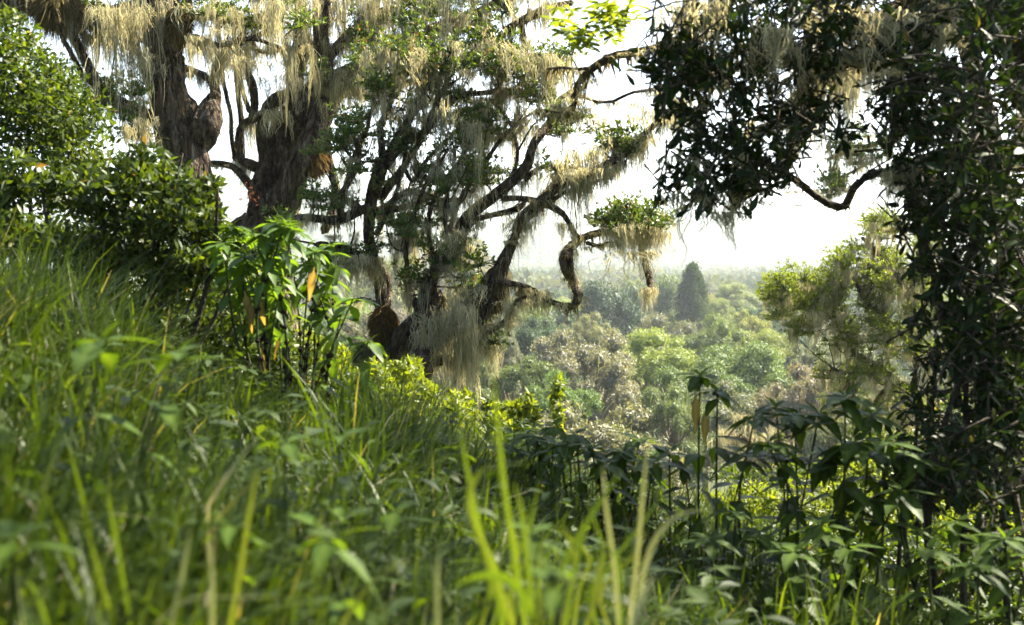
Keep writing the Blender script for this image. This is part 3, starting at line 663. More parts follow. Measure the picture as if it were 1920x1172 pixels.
tB.burl(588, 300, 24, 26, 16.7, 'burl', 3000); tB.burl(578, 272, 16, 18, 16.7, 'burl', 1500)
tB.curtain([(500, 5, 640, 5, 80, 16), (640, -10, 800, -10, 90, 20), (540, 60, 640, 60, 60, 6), (520, 170, 620, 165, 50, 12), (600, 150, 700, 140, 60, 12), (470, 110, 540, 110, 60, 6), (440, 60, 540, 70, 60, 6), (480, 220, 520, 200, 70, 6), (660, 80, 740, 70, 80, 10)], 16.8)
tB.clusters_at([(683, 75, 24, 20, 6), (590, 135, 18, 10, 3), (820, 12, 50, 16, 8), (881, 45, 50, 22, 9), (460, 28, 20, 20, 3), (535, 400, 14, 40, 5), (735, 40, 25, 15, 3)], 16.5, .5, moss=.8)
for px, py in ((470, 352), (462, 368), (476, 376), (405, 345), (398, 372)):
    g = Geo(); c = P(px, py, 16.0); n = 14; leaves(g, c + R.normal(size=(n, 3)) * .05, rdir(n), rdir(n), .06, .02, .1, 'tiny', R.random(n)); g.part('red_flowers', M['red'], tB.root, kind='stuff')
tB.finish()

# ------------------------------------------------------------------ tree C: low spreading tree in the middle
tC = Tree('mossy_tree', 'low spreading tree with twisting mossy limbs reaching out over the valley', base_at(735, 13))
Cc = tC.limb
b = to_px(np.array(base_at(745, 13)))
Cc([(640, b[1] + 10, 60), (680, 690, 56), (725, 662, 48), (775, 622, 46), (805, 585, 40), (815, 560, 30)], 13, 'trunk', moss=3, fuzz=300, fl=.08, ridge=.2, drift=.1)
Cc([(725, 665, 54), (650, 668, 46), (590, 676, 40), (530, 690, 36)], moss=3, fuzz=260, fl=.07)
Cc([(720, 660, 40), (719, 604, 40), (718, 577, 24), (710, 516, 20), (696, 454, 19), (699, 377, 23), (714, 323, 26), (721, 300, 24)], moss=2, fuzz=60, drift=.3, ridge=.12)
tC.burl(719, 606, 26, 34, 13, 'burl', 2600, hl=.04)
Cc([(720, 310, 20), (716, 270, 13), (716, 238, 13), (732, 205, 11), (738, 170, 9)], moss=2, twigs=2)
Cc([(720, 312, 24), (757, 264, 18), (793, 250, 16), (819, 213, 15), (852, 183, 14), (904, 176, 10), (940, 169, 10), (985, 172, 9), (1030, 185, 7)], moss=6, twigs=8)
Cc([(712, 372, 18), (757, 312, 13), (790, 264, 12), (805, 230, 10), (840, 160, 9)], moss=5, twigs=5)
Cc([(548, 412, 14), (572, 408, 13), (637, 414, 20), (676, 396, 18), (700, 388, 18)], moss=5, mlen=.3, d=13.2)
Cc([(640, 412, 16), (637, 373, 12), (652, 345, 11), (672, 300, 9), (676, 260, 8)], moss=4, twigs=4)
Cc([(676, 397, 16), (660, 380, 16), (648, 372, 14)], moss=0)
Cc([(700, 400, 16), (726, 386, 13), (749, 366, 12), (776, 357, 12), (822, 373, 10), (870, 372, 8)], moss=6, mlen=.35, twigs=4)
Cc([(700, 398, 16), (735, 394, 13), (776, 385, 12), (815, 366, 9)], moss=5, mlen=.3, twigs=2, fl=.09)
Cc([(704, 492, 20), (690, 486, 20), (656, 476, 20), (626, 465, 18), (595, 462, 15)], moss=5, mlen=.35, fuzz=240, twigs=3)
Cc([(712, 590, 12), (706, 570, 9), (683, 560, 8), (650, 566, 8), (620, 562, 6)], moss=2, mlen=.25)
Cc([(728, 580, 12), (731, 540, 11), (725, 515, 10), (712, 495, 9)], moss=1)
Cc([(782, 600, 28), (803, 531, 19), (830, 477, 17), (842, 456, 15), (884, 404, 23), (942, 362, 23), (988, 320, 20), (1003, 275, 18), (1030, 240, 15), (1045, 222, 13), (1052, 195, 10), (1090, 165, 8)], moss=5, mlen=.35, fuzz=110, drift=-.6)
Cc([(884, 404, 16), (870, 430, 16), (866, 455, 17), (858, 480, 14)], moss=2)
Cc([(868, 440, 12), (888, 416, 11), (918, 404, 10), (968, 394, 11), (985, 382, 10)], moss=4, mlen=.25, twigs=1)
Cc([(800, 615, 40), (850, 625, 36), (895, 595, 38), (922, 552, 44), (938, 502, 28), (961, 450, 16), (972, 412, 15), (1003, 381, 16), (1053, 342, 15), (1100, 322, 13), (1160, 292, 12), (1200, 248, 11), (1240, 215, 9), (1290, 200, 8)], moss=6, mlen=.45, fuzz=200, fl=.07)
for pl in ([(790, 600, 14), (770, 540, 10), (760, 470, 9), (775, 400, 8), (800, 340, 7), (830, 290, 5)], [(810, 580, 14), (815, 500, 10), (800, 430, 8), (810, 370, 7), (850, 310, 6), (900, 280, 4)],
           [(830, 480, 10), (860, 380, 9), (900, 320, 8), (940, 260, 7), (985, 220, 5), (1020, 190, 4)], [(720, 300, 12), (760, 230, 10), (800, 170, 8), (830, 120, 6)], [(705, 440, 10), (740, 370, 8), (760, 300, 7), (770, 230, 6), (800, 190, 4)],
           [(961, 450, 10), (1000, 400, 9), (1060, 360, 8), (1110, 345, 6), (1150, 330, 4)], [(640, 390, 10), (660, 300, 8), (690, 240, 7), (700, 190, 5)], [(945, 360, 9), (970, 300, 8), (960, 240, 6), (930, 200, 5), (900, 190, 4)]):
    Cc(pl, moss=3.5, mlen=.25, twigs=1, fuzz=80)
tC.burl(926, 538, 20, 38, 12.7, 'fuzz', 3600, hl=.045)
Cc([(985, 338, 12), (1000, 322, 9), (1022, 312, 8), (1061, 313, 8), (1098, 320, 8)], moss=4, mlen=.2)
Cc([(942, 372, 12), (976, 371, 10), (1010, 378, 13), (1040, 390, 14), (1060, 408, 10), (1076, 435, 9), (1092, 446, 8)], moss=3, mlen=.25)
Cc([(1010, 376, 14), (1035, 350, 14), (1050, 335, 12)], moss=2)
Cc([(926, 530, 26), (961, 532, 12), (995, 541, 11), (1026, 562, 11), (1056, 572, 12), (1076, 574, 16), (1087, 558, 17), (1078, 528, 18), (1067, 495, 25), (1072, 470, 22), (1098, 449, 14), (1138, 436, 13), (1196, 434, 9), (1232, 427, 6)], moss=6, mlen=.25, fuzz=300, fl=.055, drift=-.8, ridge=.25)
Cc([(1196, 436, 7), (1204, 468, 8), (1214, 500, 15), (1222, 530, 14), (1220, 545, 6)], moss=9, mlen=.3, fl=.08, drift=.1)
Cc([(1100, 455, 8), (1125, 462, 6), (1140, 455, 4), (1160, 458, 3)], moss=4, mlen=.2, drift=.1)
Cc([(868, 612, 14), (880, 628, 11), (907, 629, 10), (945, 604, 9), (960, 580, 7), (970, 562, 7), (990, 556, 6)], moss=8, mlen=.3)
Cc([(800, 640, 40), (790, 670, 34), (800, 700, 26)], moss=4, mlen=.5)
Cc([(740, 660, 26), (780, 676, 26), (830, 676, 22), (880, 660, 16)], moss=7, mlen=.6)
Cc([(938, 170, 10), (936, 110, 13), (942, 66, 16), (992, 33, 18), (1021, 20, 16), (1075, 8, 12)], moss=7, mlen=.55, twigs=3)
Cc([(942, 75, 14), (870, 110, 18), (810, 125, 16), (740, 140, 12), (690, 150, 9)], moss=9, mlen=.5, twigs=9)
Cc([(976, 40, 12), (984, 88, 11), (986, 110, 9)], moss=3)
Cc([(960, 20, 14), (900, -20, 14), (820, -40, 12), (740, -45, 10)], moss=10, mlen=.6)
Cc([(900, 275, 6), (925, 248, 12), (945, 255, 9), (965, 240, 6), (980, 238, 4)], moss=8, mlen=.3, d=13.5)
Cc([(842, 456, 10), (835, 400, 8), (850, 330, 7), (880, 280, 6), (900, 250, 5)], moss=6, mlen=.45, twigs=8)
Cc([(757, 312, 8), (775, 340, 7), (800, 300, 7), (850, 250, 6), (880, 220, 5)], moss=6, mlen=.45, twigs=6)
tC.curtain([(830, 545, 890, 575, 70, 12), (815, 575, 860, 610, 80, 8), (840, 600, 900, 600, 60, 8), (835, 640, 890, 655, 60, 9), (800, 620, 850, 640, 70, 6), (1040, 320, 1240, 260, 65, 20), (1110, 230, 1290, 180, 60, 12), (960, 560, 1000, 555, 50, 4), (1000, 120, 1080, 120, 70, 8), (960, 10, 1040, 0, 60, 8), (760, 195, 960, 185, 75, 10), (800, 255, 930, 250, 75, 9), (700, 95, 1000, 90, 60, 16), (720, 330, 880, 330, 55, 6), (745, 440, 840, 440, 75, 9), (640, 485, 690, 485, 60, 7), (1130, 440, 1230, 435, 50, 10)], 12.8, .5)
tC.clusters_at([(805, 110, 50, 28, 15), (724, 160, 24, 20, 7), (900, 121, 35, 16, 7), (977, 121, 38, 20, 8), (1087, 232, 40, 24, 8), (1165, 268, 50, 18, 10), (892, 238, 35, 20, 6), (905, 330, 30, 16, 6), (770, 440, 45, 22, 8), (860, 490, 40, 35, 11), (890, 560, 20, 25, 5), (780, 530, 28, 16, 5), (595, 375, 30, 14, 5), (661, 235, 22, 26, 6), (655, 290, 25, 40, 6), (1190, 412, 62, 20, 17), (1155, 415, 30, 14, 5), (650, 490, 34, 8, 5), (1045, 110, 40, 14, 5), (920, 650, 14, 10, 3), (1000, 170, 30, 14, 4), (850, 300, 60, 40, 5), (760, 230, 40, 40, 4), (800, 400, 50, 20, 3), (930, 90, 40, 20, 5), (750, 100, 30, 16, 5), (700, 470, 20, 10, 3)], 12.9, .5, moss=.6, mlen=.35)
tC.finish()

# ------------------------------------------------------------------ tree on the right, mid distance
tE = Tree('mossy_tree', 'olive green lichen hung tree rising from the valley beside the dark bush', base_at(1745, 22), CLUST_LIT)
E = tE.limb
b = to_px(np.array(base_at(1745, 22)))
E([(1760, b[1] + 20, 46), (1755, 960, 38), (1738, 860, 30), (1722, 775, 24), (1705, 733, 22), (1673, 712, 16), (1646, 687, 13), (1600, 665, 12), (1580, 628, 11), (1562, 599, 9), (1556, 560, 8), (1520, 540, 6)], 22, 'trunk', moss=3, fuzz=60)
E([(1710, 740, 16), (1720, 690, 14), (1705, 640, 12), (1715, 580, 11), (1690, 520, 9), (1650, 470, 8), (1625, 440, 6)], moss=4, twigs=6)
E([(1706, 640, 10), (1660, 600, 9), (1620, 560, 8), (1600, 520, 7), (1580, 500, 5)], moss=4, twigs=4)
E([(1715, 590, 10), (1750, 530, 9), (1740, 460, 8), (1700, 430, 7), (1640, 432, 6)], moss=4, twigs=5)
E([(1562, 600, 7), (1530, 575, 6), (1490, 560, 5), (1450, 545, 4)], moss=4, twigs=5)
E([(1646, 690, 8), (1600, 700, 6), (1560, 690, 5)], moss=4, twigs=3)
E([(1722, 770, 12), (1780, 740, 10), (1820, 700, 8)], moss=5, twigs=3)
tE.clusters_at([(1470, 545, 32, 28, 16), (1535, 555, 40, 45, 26), (1500, 610, 25, 24, 9), (1590, 520, 45, 40, 22), (1640, 480, 45, 40, 18), (1645, 425, 45, 22, 14), (1680, 560, 60, 70, 30), (1620, 640, 60, 40, 22), (1640, 700, 50, 22, 14), (1740, 640, 50, 70, 20), (1720, 480, 40, 60, 12), (1560, 720, 40, 40, 9), (1690, 770, 70, 50, 18), (1450, 570, 22, 30, 8), (1600, 590, 60, 40, 14), (1620, 780, 40, 40, 8)], 22, 1.3, moss=.7, mlen=.45, size=1.25)
E([(1640, 690, 10), (1610, 720, 8), (1590, 760, 6), (1560, 790, 4)], moss=4, mlen=.5, twigs=5)
E([(1700, 735, 12), (1740, 790, 10), (1790, 800, 8), (1830, 830, 6)], moss=4, mlen=.5, twigs=5)
E([(1673, 714, 9), (1640, 760, 8), (1650, 810, 6)], moss=4, mlen=.6, twigs=5)
tE.curtain([(1640, 440, 1700, 540, 50, 8), (1690, 540, 1760, 640, 45, 5), (1560, 620, 1680, 700, 40, 5), (1680, 760, 1790, 850, 40, 4)], 21.8)
tE.finish()
# lower companion at far right of the slope
tG = Tree('mossy_tree', 'pale lichen draped branch tree low on the slope, behind the dark leafy weeds', base_at(1440, 30), CLUST_LIT)
b = to_px(np.array(base_at(1440, 30)))
tG.limb([(1440, b[1] + 10, 20), (1440, 900, 15), (1420, 850, 11), (1390, 822, 8), (1360, 815, 5)], 30, 'trunk', moss=3)
tG.limb([(1424, 858, 9), (1450, 830, 7), (1490, 815, 5)], moss=6, mlen=.6, twigs=3)
tG.curtain([(1350, 815, 1420, 805, 45, 10), (1420, 820, 1490, 815, 45, 6)], 30); tG.finish()
# tall tree high behind on the right, seen through the canopy gap
tH = Tree('mossy_tree', 'lichen hung tree showing through the gap in the dark canopy', base_at(1640, 19), CLUST)
b = to_px(np.array(base_at(1640, 26)))
tH.root.location = base_at(1900, 19)
tH.limb([(1900, to_px(np.array(base_at(1900, 19)))[1], 60), (1895, 700, 55), (1880, 400, 46), (1840, 200, 36), (1800, 40, 30), (1780, -80, 22)], 19, 'trunk', moss=1)
tH.limb([(1820, 150, 20), (1700, 130, 16), (1620, 120, 13), (1560, 130, 10), (1520, 160, 8)], moss=8, mlen=.8)
tH.limb([(1840, 250, 16), (1740, 240, 13), (1690, 250, 11), (1640, 270, 9), (1600, 275, 7), (1560, 300, 5)], moss=5, mlen=.4, twigs=6)
tH.limb([(1690, 250, 9), (1655, 290, 6), (1600, 320, 5), (1560, 340, 4)], moss=4, twigs=5)
tH.curtain([(1535, 140, 1600, 140, 140, 16), (1640, 60, 1800, 60, 70, 10)], 19)
tH.clusters_at([(1580, 270, 40, 18, 8), (1560, 350, 36, 20, 10), (1620, 300, 30, 14, 5), (1690, 340, 22, 10, 5), (1720, 60, 60, 30, 8)], 19, .5, moss=.8)
tH.finish()

# ------------------------------------------------------------------ dark canopy tree on the right, close to the camera
def big_leaf_mesh(kind, droop, mat, name='leaf', wr=.36):
    g = Geo(); leaves(g, np.zeros((1, 3)), np.array([[1., 0, 0]]), np.array([[0, 0, 1.]]), 1.0, wr, droop, kind, .5)
    V, FS, T = g.get(); T = np.clip(.25 + .7 * (np.abs(V[:, 1]) < 1e-4) + R.normal(size=len(V)) * .12, 0, 1)
    return mk_mesh(name, V, FS, mat, T)
def leaf_obj(name, me, parent, pos, d, n, L):
    d = nrm(d); s = nrm(np.cross(n, d)); nn = np.cross(d, s)
    o = bpy.data.objects.new(name, me); COL.objects.link(o); o.parent = parent
    q = np.asarray(pos) - np.array(parent.location)
    o.matrix_local = Matrix(((d[0] * L, s[0] * L, nn[0] * L, q[0]), (d[1] * L, s[1] * L, nn[1] * L, q[1]), (d[2] * L, s[2] * L, nn[2] * L, q[2]), (0, 0, 0, 1)))
    return o

DLEAF = [big_leaf_mesh('obovate', dr, M['leaf_dark'], wr=.4) for dr in (.06, .15, .3)]
def leafy_mass(root, blobs, matname, leaf_len, per=8, nobj=300, kind='obovate', stem='dark', gap=None):
    """twigs spread through volumes (cx, cy, rx, ry, depth, depth spread, n twigs), each with a spray of large leaves"""
    tw = Geo(); allp = []; alld = []; alln = []; allL = []
    for blob in blobs:
        if blob[0] == 'w': c, rr, n = np.array(blob[1]), np.array(blob[2]), blob[3]; pts = c + rdir(n) * R.random((n, 1)) ** (1 / 3) * rr
        else:
            cx, cy, rx, ry, d, ds, n = blob; a = R.uniform(0, 6.28, n); r = np.sqrt(R.random(n)); dd = d + R.uniform(-ds, ds, n)
            pts = np.array([P(cx + rx * r[i] * math.cos(a[i]), cy + ry * r[i] * math.sin(a[i]), dd[i]) for i in range(n)])
        if gap is not None: pts = pts[~gap(pts)]
        for p in pts:
            ax = nrm(R.normal(size=3) * .8 + [-.35, -.2, -.1]); L = R.uniform(.12, .28)
            k = max(4, R.poisson(per)); t = R.uniform(.25, 1, k)
            V, FS = tube(np.array([p - ax * L * .6, p + [0, 0, .015], p + ax * L * .5]), [.005, .004, .002], 4, 0); tw.add(V, FS)
            q = p + ax * (t[:, None] - .6) * L
            dd_ = nrm(ax * .6 + rdir(k) * .9 + [0, 0, -.12]); nn = nrm(rdir(k) * .7 + [0, 0, .8])
            allp.append(q); alld.append(dd_); alln.append(nn); allL.append(leaf_len * R.uniform(.7, 1.35) * R.uniform(.55, 1.25, k))
    p, d, n, L = map(np.concatenate, (allp, alld, alln, allL))
    px, py, dep = to_px(p)
    seen = (px > 0) & (px < 1920) & (py > 0) & (py < 1172) & (dep > .5)
    order = np.argsort(np.where(seen, dep / L, 1e6)); big = order[:nobj]; rest = order[nobj:]
    for i in big:
        leaf_obj('leaf', DLEAF[R.integers(3)], root, p[i], d[i], n[i], L[i])
    g = Geo(); leaves(g, p[rest], d[rest], n[rest], L[rest], L[rest] * .4, R.uniform(.03, .3, len(rest)), kind, np.clip(R.beta(2, 2.2, len(rest)) + (R.random(len(rest)) < .02) * .6, 0, 1))
    g.part('foliage', M[matname], root, kind='stuff'); tw.part('twigs', M['bark_dark'], root, True, kind='stuff')

tD = Tree('canopy_tree', 'dark overhanging tree with leathery leaves filling the upper right corner', base_at(2050, 5.6), CLUST, 'bark_dark')
D = tD.limb
D([(2120, to_px(np.array(base_at(2120, 5.6)))[1] + 60, 240), (2100, 1000, 200), (2060, 600, 170), (2000, 300, 140), (1930, 60, 120), (1880, -200, 100), (1850, -600, 80)], 5.6, 'trunk', moss=0, fuzz=200, drift=0)
D([(1990, 280, 90), (1900, 290, 60), (1800, 300, 46), (1714, 311, 24), (1684, 324, 19), (1650, 326, 17), (1620, 341, 16), (1601, 364, 15), (1589, 396, 17), (1560, 389, 14), (1526, 364, 13), (1481, 334, 12), (1440, 312, 10), (1400, 300, 8)], moss=2, mlen=.09, fuzz=110, fl=.012, drift=.3)
D([(1930, 60, 90), (1800, 10, 60), (1680, 20, 44), (1631, 94, 42), (1552, 131, 30), (1500, 180, 22), (1450, 230, 14), (1400, 260, 10)], moss=5, mlen=.2, fuzz=220, fl=.03)
D([(1800, 0, 50), (1650, -40, 44), (1540, -30, 40), (1520, 60, 36), (1508, 130, 34), (1490, 210, 26), (1470, 290, 16)], moss=5, mlen=.25, fuzz=240, fl=.04)
D([(1540, -30, 36), (1400, -20, 28), (1330, 40, 22), (1260, 80, 18), (1200, 95, 16), (1150, 105, 17), (1110, 126, 15), (1084, 152, 11), (1078, 180, 6), (1050, 192, 4), (1010, 188, 2)], moss=6, mlen=.12, fuzz=320, fl=.03)
D([(1084, 165, 7), (1092, 182, 6), (1131, 194, 6), (1160, 185, 6), (1178, 176, 6), (1210, 170, 7), (1260, 160, 8)], moss=1, mlen=.1, fuzz=50, fl=.012)
D([(1110, 128, 7), (1080, 128, 6), (1050, 124, 5), (1025, 126, 3)], moss=3, mlen=.1)
D([(1700, 330, 20), (1720, 420, 16), (1750, 520, 14), (1780, 640, 12), (1800, 760, 10)], moss=2, mlen=.15)
D([(1320, 30, 14), (1300, 120, 12), (1320, 220, 9), (1310, 320, 7)], moss=4, mlen=.2)
tD.curtain([(1300, 330, 1400, 370, 48, 8), (1318, 380, 1326, 380, 75, 2), (1290, 10, 1310, 10, 120, 4), (1460, 350, 1500, 345, 40, 3), (1700, 60, 1800, 40, 60, 5), (1600, 20, 1760, 30, 90, 8), (1420, 60, 1520, 90, 90, 6), (1760, 330, 1840, 340, 70, 5), (1660, 300, 1720, 300, 60, 4), (1390, 130, 1400, 130, 80, 2), (1590, 100, 1640, 110, 60, 4)], 5.4, .3)
def sun_gap(pts):
    """holes cut into the crown so the sun reaches chosen patches of blades and grass"""
    hit = np.zeros(len(pts), bool)
    for px, py, d, rad in ((950, 960, 1.5, .42), (1080, 1060, 1.35, .35), (650, 780, 3.5, .45), (250, 640, 3.0, .35), (130, 500, 4.5, .5), (1180, 900, 3.2, .4), (450, 960, 1.5, .22), (480, 700, 4.6, .5), (1500, 1080, 3.2, .35)):
        c = P(px, py, d); v = pts - c; t = v @ SDIR; hit |= np.linalg.norm(v - t[:, None] * SDIR, axis=1) < rad
    return hit
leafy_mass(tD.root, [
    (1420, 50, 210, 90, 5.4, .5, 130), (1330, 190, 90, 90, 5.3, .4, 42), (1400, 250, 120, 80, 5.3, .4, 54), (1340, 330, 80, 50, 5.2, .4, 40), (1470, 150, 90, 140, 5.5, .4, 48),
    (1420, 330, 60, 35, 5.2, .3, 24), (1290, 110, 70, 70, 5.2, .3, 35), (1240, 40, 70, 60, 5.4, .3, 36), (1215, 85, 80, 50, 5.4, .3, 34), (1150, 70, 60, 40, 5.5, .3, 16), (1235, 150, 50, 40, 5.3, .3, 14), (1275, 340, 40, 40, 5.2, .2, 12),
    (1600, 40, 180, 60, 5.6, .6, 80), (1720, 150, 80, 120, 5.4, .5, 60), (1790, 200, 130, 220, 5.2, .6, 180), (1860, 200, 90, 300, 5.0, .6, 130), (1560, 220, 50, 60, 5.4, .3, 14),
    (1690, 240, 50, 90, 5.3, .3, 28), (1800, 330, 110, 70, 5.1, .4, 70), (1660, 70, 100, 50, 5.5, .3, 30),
    ('w', (2.5, 6.0, 4.2), (3.2, 3.0, 1.5), 700), ('w', (0.3, 3.6, 3.6), (2.4, 2.2, .8), 260), ('w', (3.4, 3.0, 3.0), (1.8, 2.4, 1.6), 260),  # unseen leaf masses over and behind the camera, added to shade the foreground
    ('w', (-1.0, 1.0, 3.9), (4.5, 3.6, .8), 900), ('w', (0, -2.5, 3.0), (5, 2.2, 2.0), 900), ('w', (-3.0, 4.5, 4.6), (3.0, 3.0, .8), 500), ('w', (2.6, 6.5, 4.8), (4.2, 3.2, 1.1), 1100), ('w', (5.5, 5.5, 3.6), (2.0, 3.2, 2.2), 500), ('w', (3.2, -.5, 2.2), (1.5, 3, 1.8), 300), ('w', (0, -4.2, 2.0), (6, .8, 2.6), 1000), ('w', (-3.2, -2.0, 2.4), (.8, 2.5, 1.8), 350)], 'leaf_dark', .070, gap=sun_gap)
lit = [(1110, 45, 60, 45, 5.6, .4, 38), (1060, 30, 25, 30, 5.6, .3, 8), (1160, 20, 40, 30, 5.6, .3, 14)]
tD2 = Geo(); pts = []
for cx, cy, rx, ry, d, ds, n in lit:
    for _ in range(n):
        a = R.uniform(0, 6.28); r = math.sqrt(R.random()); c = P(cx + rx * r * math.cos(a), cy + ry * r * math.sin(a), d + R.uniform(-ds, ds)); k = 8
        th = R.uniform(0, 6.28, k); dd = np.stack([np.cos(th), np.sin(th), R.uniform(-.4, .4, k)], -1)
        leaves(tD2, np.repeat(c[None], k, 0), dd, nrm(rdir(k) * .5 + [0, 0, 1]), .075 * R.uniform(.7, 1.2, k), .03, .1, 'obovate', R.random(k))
tD2.part('sunlit_foliage', M['leaf_lit'], tD.root, kind='stuff')  # same crown's leaves, their sunlight given by the paler colour
tD.finish()

# dark bush below it
bE = thing('dark_bush', 'dark glossy leaved bush standing along the right edge under the canopy tree', 'bush', base_at(1850, 5.0))
g0 = np.array(bE.location)
for tx, ty in ((1820, 420), (1760, 620), (1880, 500), (1720, 800), (1900, 800), (1690, 930)):
    e = P(tx, ty, 5 + R.uniform(-.3, .3)); m_ = (g0 + e) / 2 + R.normal(size=3) * .12
    V, FS = tube(catmull([g0 + R.normal(size=3) * [.1, .1, 0], m_, e], 16), np.linspace(.022, .007, 16), 6, .12); part('stem', V, FS, M['bark_dark'], bE, smooth=True)
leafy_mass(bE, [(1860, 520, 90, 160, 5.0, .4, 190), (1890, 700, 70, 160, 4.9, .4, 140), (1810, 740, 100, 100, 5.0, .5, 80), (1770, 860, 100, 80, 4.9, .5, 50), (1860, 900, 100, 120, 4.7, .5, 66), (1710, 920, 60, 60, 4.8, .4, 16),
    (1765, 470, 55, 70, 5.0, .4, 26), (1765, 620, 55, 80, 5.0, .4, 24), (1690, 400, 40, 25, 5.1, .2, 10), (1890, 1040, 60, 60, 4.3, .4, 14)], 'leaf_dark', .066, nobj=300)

# ------------------------------------------------------------------ shrubs
def shrub(name, label, base, blobs, mat, ll, wr=.42, cat='shrub', stems=6, kind='mid', fd=.10, group=None):
    root = thing(name, label, cat, base, group); g = Geo(); tips = []
    for cx, cy, rx, ry, d, rd, n in blobs:
        c = P(cx, cy, d); k = d / F
        # sub-clumps make an uneven outline
        nc = max(4, n // 70); u = rdir(nc) * R.uniform(.3, 1, (nc, 1)) ** .5; cc = c + u * np.array([rx * k, rd, ry * k]); tips.append(c)
        cr = R.uniform(.22, .42, nc); i = R.integers(0, nc, n); v = rdir(n)
        p = cc[i] + v * (R.uniform(.3, 1.05, n) ** .6 * cr[i])[:, None] * np.array([min(rx * k, 1.2), min(rd, 1.2), min(ry * k, 1.2)]) * 1.1
        out = nrm(v + [0, 0, .35])
        leaves(g, p, nrm(out * .5 + rdir(n)), nrm(out + rdir(n) * .7), ll * R.uniform(.6, 1.35, n), ll * wr * R.uniform(.8, 1.2, n), fd, kind, np.clip(R.normal(.45, .22, n), 0, 1))
    g.part('foliage', M[mat], root, kind=None)
    b0 = np.array(base)
    for i in range(stems):
        e = tips[i % len(tips)] + R.normal(size=3) * .12; m_ = b0 * .45 + e * .55 + R.normal(size=3) * .1
        V, FS = tube(catmull([b0 + R.normal(size=3) * [.12, .12, 0], m_, e], 14), np.linspace(.02, .006, 14), 5, .12); part('stem', V, FS, M['bark_dark'], root, smooth=True)
    return root
shrub('leafy_shrub', 'tall yellow green shrub on the far left with its top in the sun', base_at(40, 7.5),
      [(40, 150, 90, 95, 7.5, .5, 4200), (110, 200, 75, 70, 7.4, .5, 2800), (60, 290, 130, 90, 7.3, .6, 3400), (20, 60, 40, 40, 7.5, .3, 500), (150, 300, 60, 80, 7.3, .4, 1200), (20, 400, 110, 80, 7.2, .5, 1400)], 'shrub', .048, stems=8)
shrub('leafy_shrub', 'broad leaved bush in front of the old dark trunk', base_at(290, 6.0),
      [(300, 330, 95, 50, 6.0, .3, 1400), (260, 390, 130, 60, 5.9, .4, 2000), (60, 330, 70, 50, 5.6, .3, 800), (350, 380, 60, 55, 6.0, .3, 800), (60, 420, 80, 60, 5.5, .3, 800), (330, 470, 100, 60, 5.9, .3, 1300), (420, 440, 40, 40, 6.1, .3, 500)], 'shrub', .056, wr=.38, stems=7, kind='mid')
shrub('leafy_shrub', 'small leaved thicket with glinting leaves left of the tall clump of weeds', base_at(300, 6.5),
      [(290, 470, 130, 70, 6.5, .5, 2600), (370, 560, 110, 110, 6.6, .5, 3200), (180, 480, 120, 80, 6.2, .5, 2000), (450, 640, 90, 110, 6.4, .4, 2600), (560, 700, 80, 60, 6.5, .3, 1200), (330, 680, 120, 80, 6.4, .4, 1600), (70, 480, 110, 70, 6.0, .4, 1300)], 'shrub', .045, stems=9)
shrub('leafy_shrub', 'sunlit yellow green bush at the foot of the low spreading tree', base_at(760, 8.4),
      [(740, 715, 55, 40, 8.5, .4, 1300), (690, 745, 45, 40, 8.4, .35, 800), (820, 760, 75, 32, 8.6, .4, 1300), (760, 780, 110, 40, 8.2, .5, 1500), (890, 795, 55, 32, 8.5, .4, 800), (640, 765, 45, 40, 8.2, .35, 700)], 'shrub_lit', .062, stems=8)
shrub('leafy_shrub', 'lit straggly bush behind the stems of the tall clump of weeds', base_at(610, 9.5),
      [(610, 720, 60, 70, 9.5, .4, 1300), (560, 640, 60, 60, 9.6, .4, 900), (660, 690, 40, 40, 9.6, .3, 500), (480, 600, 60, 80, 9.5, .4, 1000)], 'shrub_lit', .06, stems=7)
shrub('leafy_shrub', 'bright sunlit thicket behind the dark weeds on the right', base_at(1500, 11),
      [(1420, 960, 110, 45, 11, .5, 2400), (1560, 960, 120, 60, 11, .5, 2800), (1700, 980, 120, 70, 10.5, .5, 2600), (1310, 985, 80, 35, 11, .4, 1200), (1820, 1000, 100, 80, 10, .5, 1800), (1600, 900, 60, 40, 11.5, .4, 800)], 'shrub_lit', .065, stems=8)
shrub('leafy_shrub', 'low green thicket filling the bottom right behind the stems of the dark bush', base_at(1650, 7.5),
      [(1480, 1040, 150, 50, 8.5, .5, 2400), (1680, 1070, 150, 70, 7.5, .5, 2600), (1860, 1090, 120, 80, 6.8, .4, 2000), (1320, 1040, 90, 40, 8.8, .4, 1100), (1600, 1130, 160, 40, 6.5, .4, 1500)], 'shrub', .065, stems=7)
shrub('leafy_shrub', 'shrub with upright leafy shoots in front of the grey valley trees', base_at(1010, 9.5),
      [(960, 790, 40, 30, 9.5, .3, 500), (1000, 770, 12, 35, 9.5, .1, 200), (1045, 760, 10, 50, 9.5, .1, 200), (930, 770, 30, 30, 9.6, .2, 350)], 'shrub_lit', .07, stems=4)
shrub('leafy_shrub', 'green thicket hanging over the slope edge below the right mossy tree', base_at(1700, 14),
      [(1700, 860, 110, 50, 14, .6, 1800), (1600, 880, 80, 40, 14, .5, 1100), (1810, 830, 90, 80, 14, .6, 1500), (1440, 880, 90, 30, 15, .5, 900)], 'shrub', .08, stems=6)

